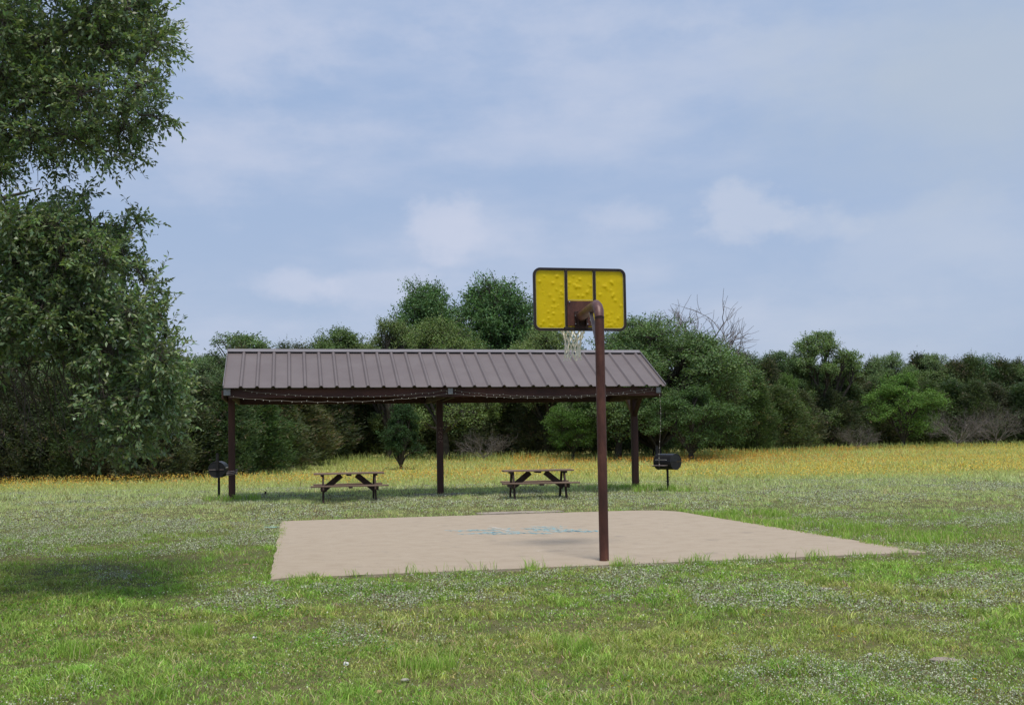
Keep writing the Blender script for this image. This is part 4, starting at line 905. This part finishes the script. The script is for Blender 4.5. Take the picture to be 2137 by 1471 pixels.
def grass():
    parts = []
    def add(Y0, Y1, dens, hh, ww, seed, five, lean=.6, marg=2.4, clump=.6):
        x, y, r = scatter(Y0, Y1, dens, seed, marg)
        # gather into tufts, thin out the bare places
        n0 = len(x); nc = max(1, n0 // 18); ci = r.integers(0, n0, nc); pick = ci[r.integers(0, nc, n0)]; mv = r.random(n0) < clump; cxx, cyy = x[pick], y[pick]
        cb = r.uniform(.55, 1.5, n0)[pick]; ch = r.normal(0, .10, n0)[pick]; vb = np.where(mv, cb, r.uniform(.5, 1.25, n0)); ch = np.where(mv, ch, 0)
        x = np.where(mv, cxx + r.normal(0, .028 + .001 * (Y0 + Y1) / 2, n0), x); y = np.where(mv, cyy + r.normal(0, .028 + .001 * (Y0 + Y1) / 2, n0), y)
        keep = r.random(len(x)) < .5 + .6 * sstep(.28, .55, fbm(x, y, 1.7, 12)); x = x[keep]; y = y[keep]; vb = vb[keep]; ch = ch[keep]; n = len(x)
        tall = .55 + 1.1 * sstep(.40, .8, fbm(x, y, 2.4, 20)); h = r.uniform(*hh, n) * tall; w_ = r.uniform(*ww, n)
        a, b = slab_local(x, y); inside = (a > -.01) & (a < SW) & (b > -.01) & (b < SD); 
        h = np.where(inside, 0.001, h)
        far_ = 1 - .5 * sstep(14, 30, y); vb = 1 + (vb - 1) * far_; gc = grass_color(x, y, r) * vb[:, None] * np.stack([1 + ch, 1 - .3 * ch, 1 + ch], 1); parts.append(blades(x, y, h, w_, np.clip(gc, .005, .8), r, lean, five))
    add(4.6, 8.5, 4600, (.025, .065), (.004, .009), 1, True, clump=.85, lean=.9)
    add(4.6, 8.5, 4800, (.008, .028), (.004, .009), 11, False, 1.5, clump=.6)
    add(8.5, 13, 2300, (.025, .065), (.006, .012), 2, True, clump=.85, lean=.9)
    add(8.5, 13, 2600, (.010, .03), (.006, .013), 12, False, 1.5, clump=.6)
    add(13, 20, 1400, (.025, .07), (.008, .014), 3, False)
    add(20, 30, 520, (.035, .08), (.013, .022), 4, False)
    add(30, 42, 190, (.07, .16), (.02, .035), 5, False, clump=0)
    add(42, 95, 46, (.10, .26), (.03, .06), 6, False, clump=0)
    # taller tufts: against the slab edges and round posts
    r = np.random.default_rng(55); tx = []; ty = []; th = []
    def tuft(x, y, n, h, s): tx.extend(x + r.normal(0, s, n)); ty.extend(y + r.normal(0, s * .7, n)); th.extend(r.uniform(.5, 1, n) * h)
    for i in range(46):
        a = r.random() * SW; p = w2(a, -.06 - r.uniform(0, .05)); tuft(p.x, p.y, int(r.integers(8, 34)), r.uniform(.08, .17), .05)
    for px in (735, 860, 905, 945, 1005, 1105, 1110, 1290, 1300, 1430, 1455, 1545, 1620, 1690): 
        q = np.interp(px, [567, 1903], [1203, 1152]); d = ray(px, float(q)); t = -CAMH / d.z; p = d * t; tuft(p.x, p.y - .10, 55, r.uniform(.16, .23), .07)
    for i in range(60):
        b = r.random() * SD; p = w2(-.06, b); tuft(p.x, p.y, 10, .08, .04)
    for i in range(60):
        b = r.random() * SD; p = w2(SW + .08, b); tuft(p.x, p.y, 26, r.uniform(.10, .2), .10)
    for i in range(30):
        a = r.random() * SW; p = w2(a, SD + .08); tuft(p.x, p.y, 12, .09, .08)
    for i in range(60): p = w2(SW + r.uniform(.1, 1.8), r.uniform(.3, 8)); tuft(p.x, p.y, 70, r.uniform(.12, .22), .16)
    for c in ((pav(POSTS[2], 0, 0), 1.0), (pav(POSTS[0], 0, 0), .5), (gr2, .5)):
        for i in range(int(26 * c[1])): tuft(c[0].x + r.normal(0, .6), c[0].y + r.normal(0, .35), 30, r.uniform(.15, .32), .1)
    for i in range(100):
        y = r.uniform(5, 14); x = r.uniform(-1, 1) * .52 * y
        a, b = slab_local(x, y)
        if -.2 < a < SW + .2 and -.2 < b < SD: continue
        tuft(x, y, int(r.integers(15, 45)), r.uniform(.06, .12), .06)
    for (px, py) in ((905, 1400), (1205, 1360), (420, 1330), (160, 1370)):
        g = ground_pt(px, py); 
        for i in range(5): tuft(g.x + r.normal(0, .08), g.y + r.normal(0, .08), 60, .17, .06)
    x = np.array(tx); y = np.array(ty); h = np.array(th); a, b = slab_local(x, y); ok = ~((a > 0) & (a < SW) & (b > 0) & (b < SD)); x, y, h = x[ok], y[ok], h[ok]; n = len(x)
    c = np.array([.30, .44, .09]) * (.7 + .65 * r.random((n, 1))); st = r.random(n) < .12; c[st] = STRAW * .9
    parts.append(blades(x, y, h, np.full(n, .006) + .0006 * np.maximum(0, y - 10), c, r, .5, True))
    # tall seeding stalks by the wood edge
    x, y, r = scatter(44, 90, 9, 60); sel = y > field_edge(x, y) - 9; x, y = x[sel], y[sel]; n = len(x)
    parts.append(blades(x, y, r.uniform(.3, .75, n) * (1 - .45 * (x / y < -.18)), r.uniform(.02, .045, n), np.array([.38, .44, .16]) * (.6 + .7 * r.random((n, 1))), r, .3, True))
    V = []; F3 = []; F4 = []; CC = []; o = 0
    for v, fs, c in parts:
        V.append(v); CC.append(c)
        for f in fs: (F4 if f.shape[1] == 4 else F3).append(f + o)
        o += len(v)
    me = mesh_np('grass', np.concatenate(V), [np.concatenate(F4), np.concatenate(F3)], np.concatenate(CC)); print('grass', len(me.polygons))
    tag(link('grass', me, M_grass), 'short patchy green grass of the lawn and meadow', 'grass', kind='stuff')
grass()
def flecks(name, x, y, z, size, col, r, m, label, cat, tilt=.6):
    n = len(x); a = r.random(n) * 2 * np.pi; N_ = unit(r.normal(size=(n, 3)) * tilt + np.array([0, -.25, 1])); T = unit(np.cross(N_, np.stack([np.cos(a), np.sin(a), np.zeros(n)], 1))); B_ = np.cross(N_, T); P = np.stack([x, y, z], 1); s = size[:, None]
    V = np.stack([P - T * s, P - B_ * s * .75, P + T * s, P + B_ * s * .75], 1).reshape(-1, 3); i = np.arange(n)[:, None] * 4
    me = mesh_np(name, V, [i + np.array([[0, 1, 2, 3]])], np.repeat(col, 4, 0)); return tag(link(name, me, m), label, cat, kind='stuff')
def weeds():
    X = []; Y = []; Zh = []; S_ = []
    for Y0, Y1, dens, s0, s1, seed in ((4.6, 9, 5200, .0035, .0085, 71), (9, 14, 3000, .005, .012, 72), (14, 22, 1400, .007, .014, 73), (22, 36, 520, .010, .020, 74)):
        x, y, r = scatter(Y0, Y1, dens, seed)
        n0 = len(x); pk = r.integers(0, n0, n0 // 9)[r.integers(0, n0 // 9, n0)]; mv = r.random(n0) < .75; sg = .012 + .0008 * y; x, y = np.where(mv, x[pk] + r.normal(0, 1, n0) * sg, x), np.where(mv, y[pk] + r.normal(0, 1, n0) * sg, y)
        m = fbm(x, y, .75, 30) + .35 * (fbm(x, y, 3.5, 33) - .5) + (.03 * np.clip(x, -3, 4) - .08 * sstep(-.5, -2.5, x)) * (y < 15) + .16 * sstep(14, 22, y) * .5
        k = r.random(len(x)) < sstep(.50, .74, m) * .8 + .03; a, b = slab_local(x, y); k &= ~((a > -.1) & (a < SW + .1) & (b > -.1) & (b < SD + .1)); x, y = x[k], y[k]; n = len(x)
        X.append(x); Y.append(y); Zh.append(r.uniform(.015, .065, n)); S_.append(r.uniform(s0, s1, n))
    x = np.concatenate(X); y = np.concatenate(Y); n = len(x); r = np.random.default_rng(3); c = np.array([.66, .70, .50]) * (.5 + .6 * r.random((n, 1))); u = r.random(n); c[u < .30] = np.array([.32, .38, .18]); c[u > .80] = np.array([.17, .11, .09])
    flecks('silver_weeds', x, y, tz(x, y) + np.concatenate(Zh), np.concatenate(S_), c, r, M_petal, 'low silvery white weeds spread in patches through the lawn', 'weeds', .9); print('weeds', n)
    # wild flowers
    x, y, r = scatter(30, 88, 120, 81, 1.5); bx = x / y
    # yellow nearer, orange farther
    band = sstep(31.5, 42, y + 12 * (fbm(x, y, .15, 3) - .5)) ; pat = fbm(x * .5, y, .35, 40); den = band * (.10 + .62 * sstep(.35, .72, pat))
    left = bx < -.16; den = np.where(left, sstep(35, 38, y) * (1 - sstep(43, 48, y)) * (.08 + .5 * sstep(.3, .6, pat)), den)
    mid = (bx > -.20) & (bx < .0); den = np.where(mid, den * (1 - .85 * sstep(50, 54, y)), den)
    rt = bx > .33; den = np.where(rt, den * (1 - .5 * sstep(42, 60, y)), den)
    k = r.random(len(x)) < den; x, y, bx = x[k], y[k], bx[k]; n = len(x)
    po = np.where(bx > -.0, sstep(44, 58, y) * sstep(.50, .25, bx) * .75, .25) + .05; org = r.random(n) < po
    cy_ = np.array([.72, .52, .10]) * (.7 + .5 * r.random((n, 1))); co = np.array([.66, .30, .06]) * (.7 + .5 * r.random((n, 1)))
    h = tz(x, y) + r.uniform(.10, .36, n) * sstep(28, 38, y); s = r.uniform(.014, .030, n) * (1 + .006 * (y - 35))
    flecks('yellow_wildflowers', x[~org], y[~org], h[~org], s[~org], cy_[~org], r, M_petal, 'yellow wildflowers scattered in a band across the meadow', 'wildflowers', .9)
    flecks('orange_wildflowers', x[org], y[org], h[org], s[org], co[org], r, M_petal, 'orange red wildflowers in the far band of the meadow', 'wildflowers', .9); print('flowers', n)
    # a few single yellow daisies in the near lawn
    fl = [(1040, 1350), (1088, 1325), (1190, 1308), (1228, 1237), (1225, 1257), (1310, 1350), (1305, 1465), (1320, 1452), (1280, 1466), (1390, 1185), (1440, 1282), (1433, 1300), (1495, 1330), (1435, 1340), (1550, 1350), (1597, 1295), (1708, 1287), (1720, 1338), (1745, 1332), (1760, 1330), (1740, 1347), (1832, 1343), (1785, 1352), (1875, 1422), (2045, 1446), (2055, 1462), (2075, 1467), (2030, 1368), (2060, 1250), (795, 1357), (1022, 1293), (540, 1085), (560, 1080), (530, 1092), (600, 1075), (700, 1070), (675, 1333), (2012, 1280), (1620, 1250), (1640, 1232)]
    X = []; r2 = np.random.default_rng(8)
    for px, py in fl:
        g = ground_pt(px, py)
        for k in range(1 if py > 1100 else 8): X.append((g.x + r2.normal(0, .03 if py > 1100 else .5), g.y + r2.normal(0, .02 if py > 1100 else .4)))
    X = np.array(X); x, y = X[:, 0], X[:, 1]; n = len(x)
    me_v = []; me_f = []; o = 0
    for i in range(n):
        z = gz(x[i], y[i]) + r2.uniform(.05, .10); R_ = r2.uniform(.011, .018); c0 = np.array([x[i], y[i], z]); v = [c0]
        tl = r2.uniform(-.4, .4)
        for j in range(10): a = 2 * math.pi * j / 10; q = R_ * (1 if j % 2 else .62); v.append(c0 + np.array([q * math.cos(a), q * math.sin(a), q * tl * math.cos(a) + q * .35 * (-math.sin(a)) + .003]))
        me_v.append(np.array(v)); me_f.append(np.array([[0, 1 + j, 1 + (j + 1) % 10] for j in range(10)]) + o); o += 11
        st = np.array([[x[i] - .001, y[i], z - .1], [x[i] + .001, y[i], z - .1], c0]); me_v.append(st); me_f.append(np.array([[0, 1, 2]]) + o); o += 3
    V = np.concatenate(me_v); col = np.tile(np.array([[.80, .52, .015]]), (len(V), 1)); me = mesh_np('yellow_daisies', V, [np.concatenate(me_f)], col)
    tag(link('yellow_daisies', me, M_petal), 'sparse small yellow daisies dotted through the near lawn', 'wildflowers', kind='stuff')
    # broad leaved clover-like weeds
    x, y, r = scatter(4.6, 12, 700, 91); m = fbm(x, y, 1.1, 50); k = r.random(len(x)) < sstep(.56, .72, m) * .9 * sstep(2.2, -1.5, x); x, y = x[k], y[k]; n = len(x)
    flecks('broadleaf_weeds', x, y, tz(x, y) + r.uniform(.02, .07, n), r.uniform(.006, .013, n), np.array([.12, .25, .03]) * (.7 + .6 * r.random((n, 1))), r, M_grass, 'bright green broad leaved weeds among the near grass', 'weeds', .7)
weeds()

# ------------------------------------------------------------------ small things in the grass
def rock(px, py, size, m, label, cat='stone', name='stone', seed=0, flat=.4):
    g = ground_pt(px, py); rr = random.Random(seed); bm = bmesh.new(); bmesh.ops.create_icosphere(bm, subdivisions=2, radius=1)
    for v in bm.verts: v.co *= 1 + rr.uniform(-.18, .18)
    bmesh.ops.scale(bm, vec=size, verts=bm.verts); me = bpy.data.meshes.new(name); bm.to_mesh(me); bm.free(); o = link(name, me, m); o.location = (g.x, g.y, g.z + size[2] * flat + .015); o.rotation_euler.z = rr.uniform(-.3, .3); tag(o, label, cat)
rock(1968, 1384, (.10, .06, .018), M_conc2, 'flat grey stone slab sunk in the grass at the lower right', seed=1)
rock(1815, 1371, (.017, .014, .012), M_stone, 'small pale pebble left of the flat grey stone slab', seed=2)
rock(1722, 1232, (.06, .02, .012), M_stone, 'thin pale stone sliver in the grass below the court right corner', seed=3)
rock(531, 1335, (.018, .014, .012), M_litter, 'small white scrap in the lower left grass', 'litter', 'paper_scrap', 4)
rock(722, 1391, (.020, .016, .016), M_litter, 'small white pebble right of the white scrap', seed=5)
rock(845, 1424, (.030, .014, .010), M_stone, 'pale elongated stone near the bottom centre left', seed=6)
rock(790, 1450, (.026, .022, .014), M_leaflit, 'pinkish brown stone at the bottom centre left', seed=7)
rock(860, 1203, (.022, .016, .014), M_stone, 'small round pale stone just below the court near edge', seed=8)
rock(513, 1180, (.04, .012, .008), M_leaflit, 'tan dry leaf in the grass left of the court', 'leaf', 'dry_leaf', 9)
rock(565, 1102, (.16, .04, .012), M_aqua, 'aqua and white strip lying by the left edge of the court', 'litter', 'plastic_strip', 10)
g = ground_pt(553, 1034); o = MB().bar((g.x, g.y, g.z - .05), (g.x + .02, g.y, g.z + .13), .05, .04).build('wooden_stake', M_tdark); tag(o, 'short dark stake stub in the grass right of the left pavilion post', 'stake')
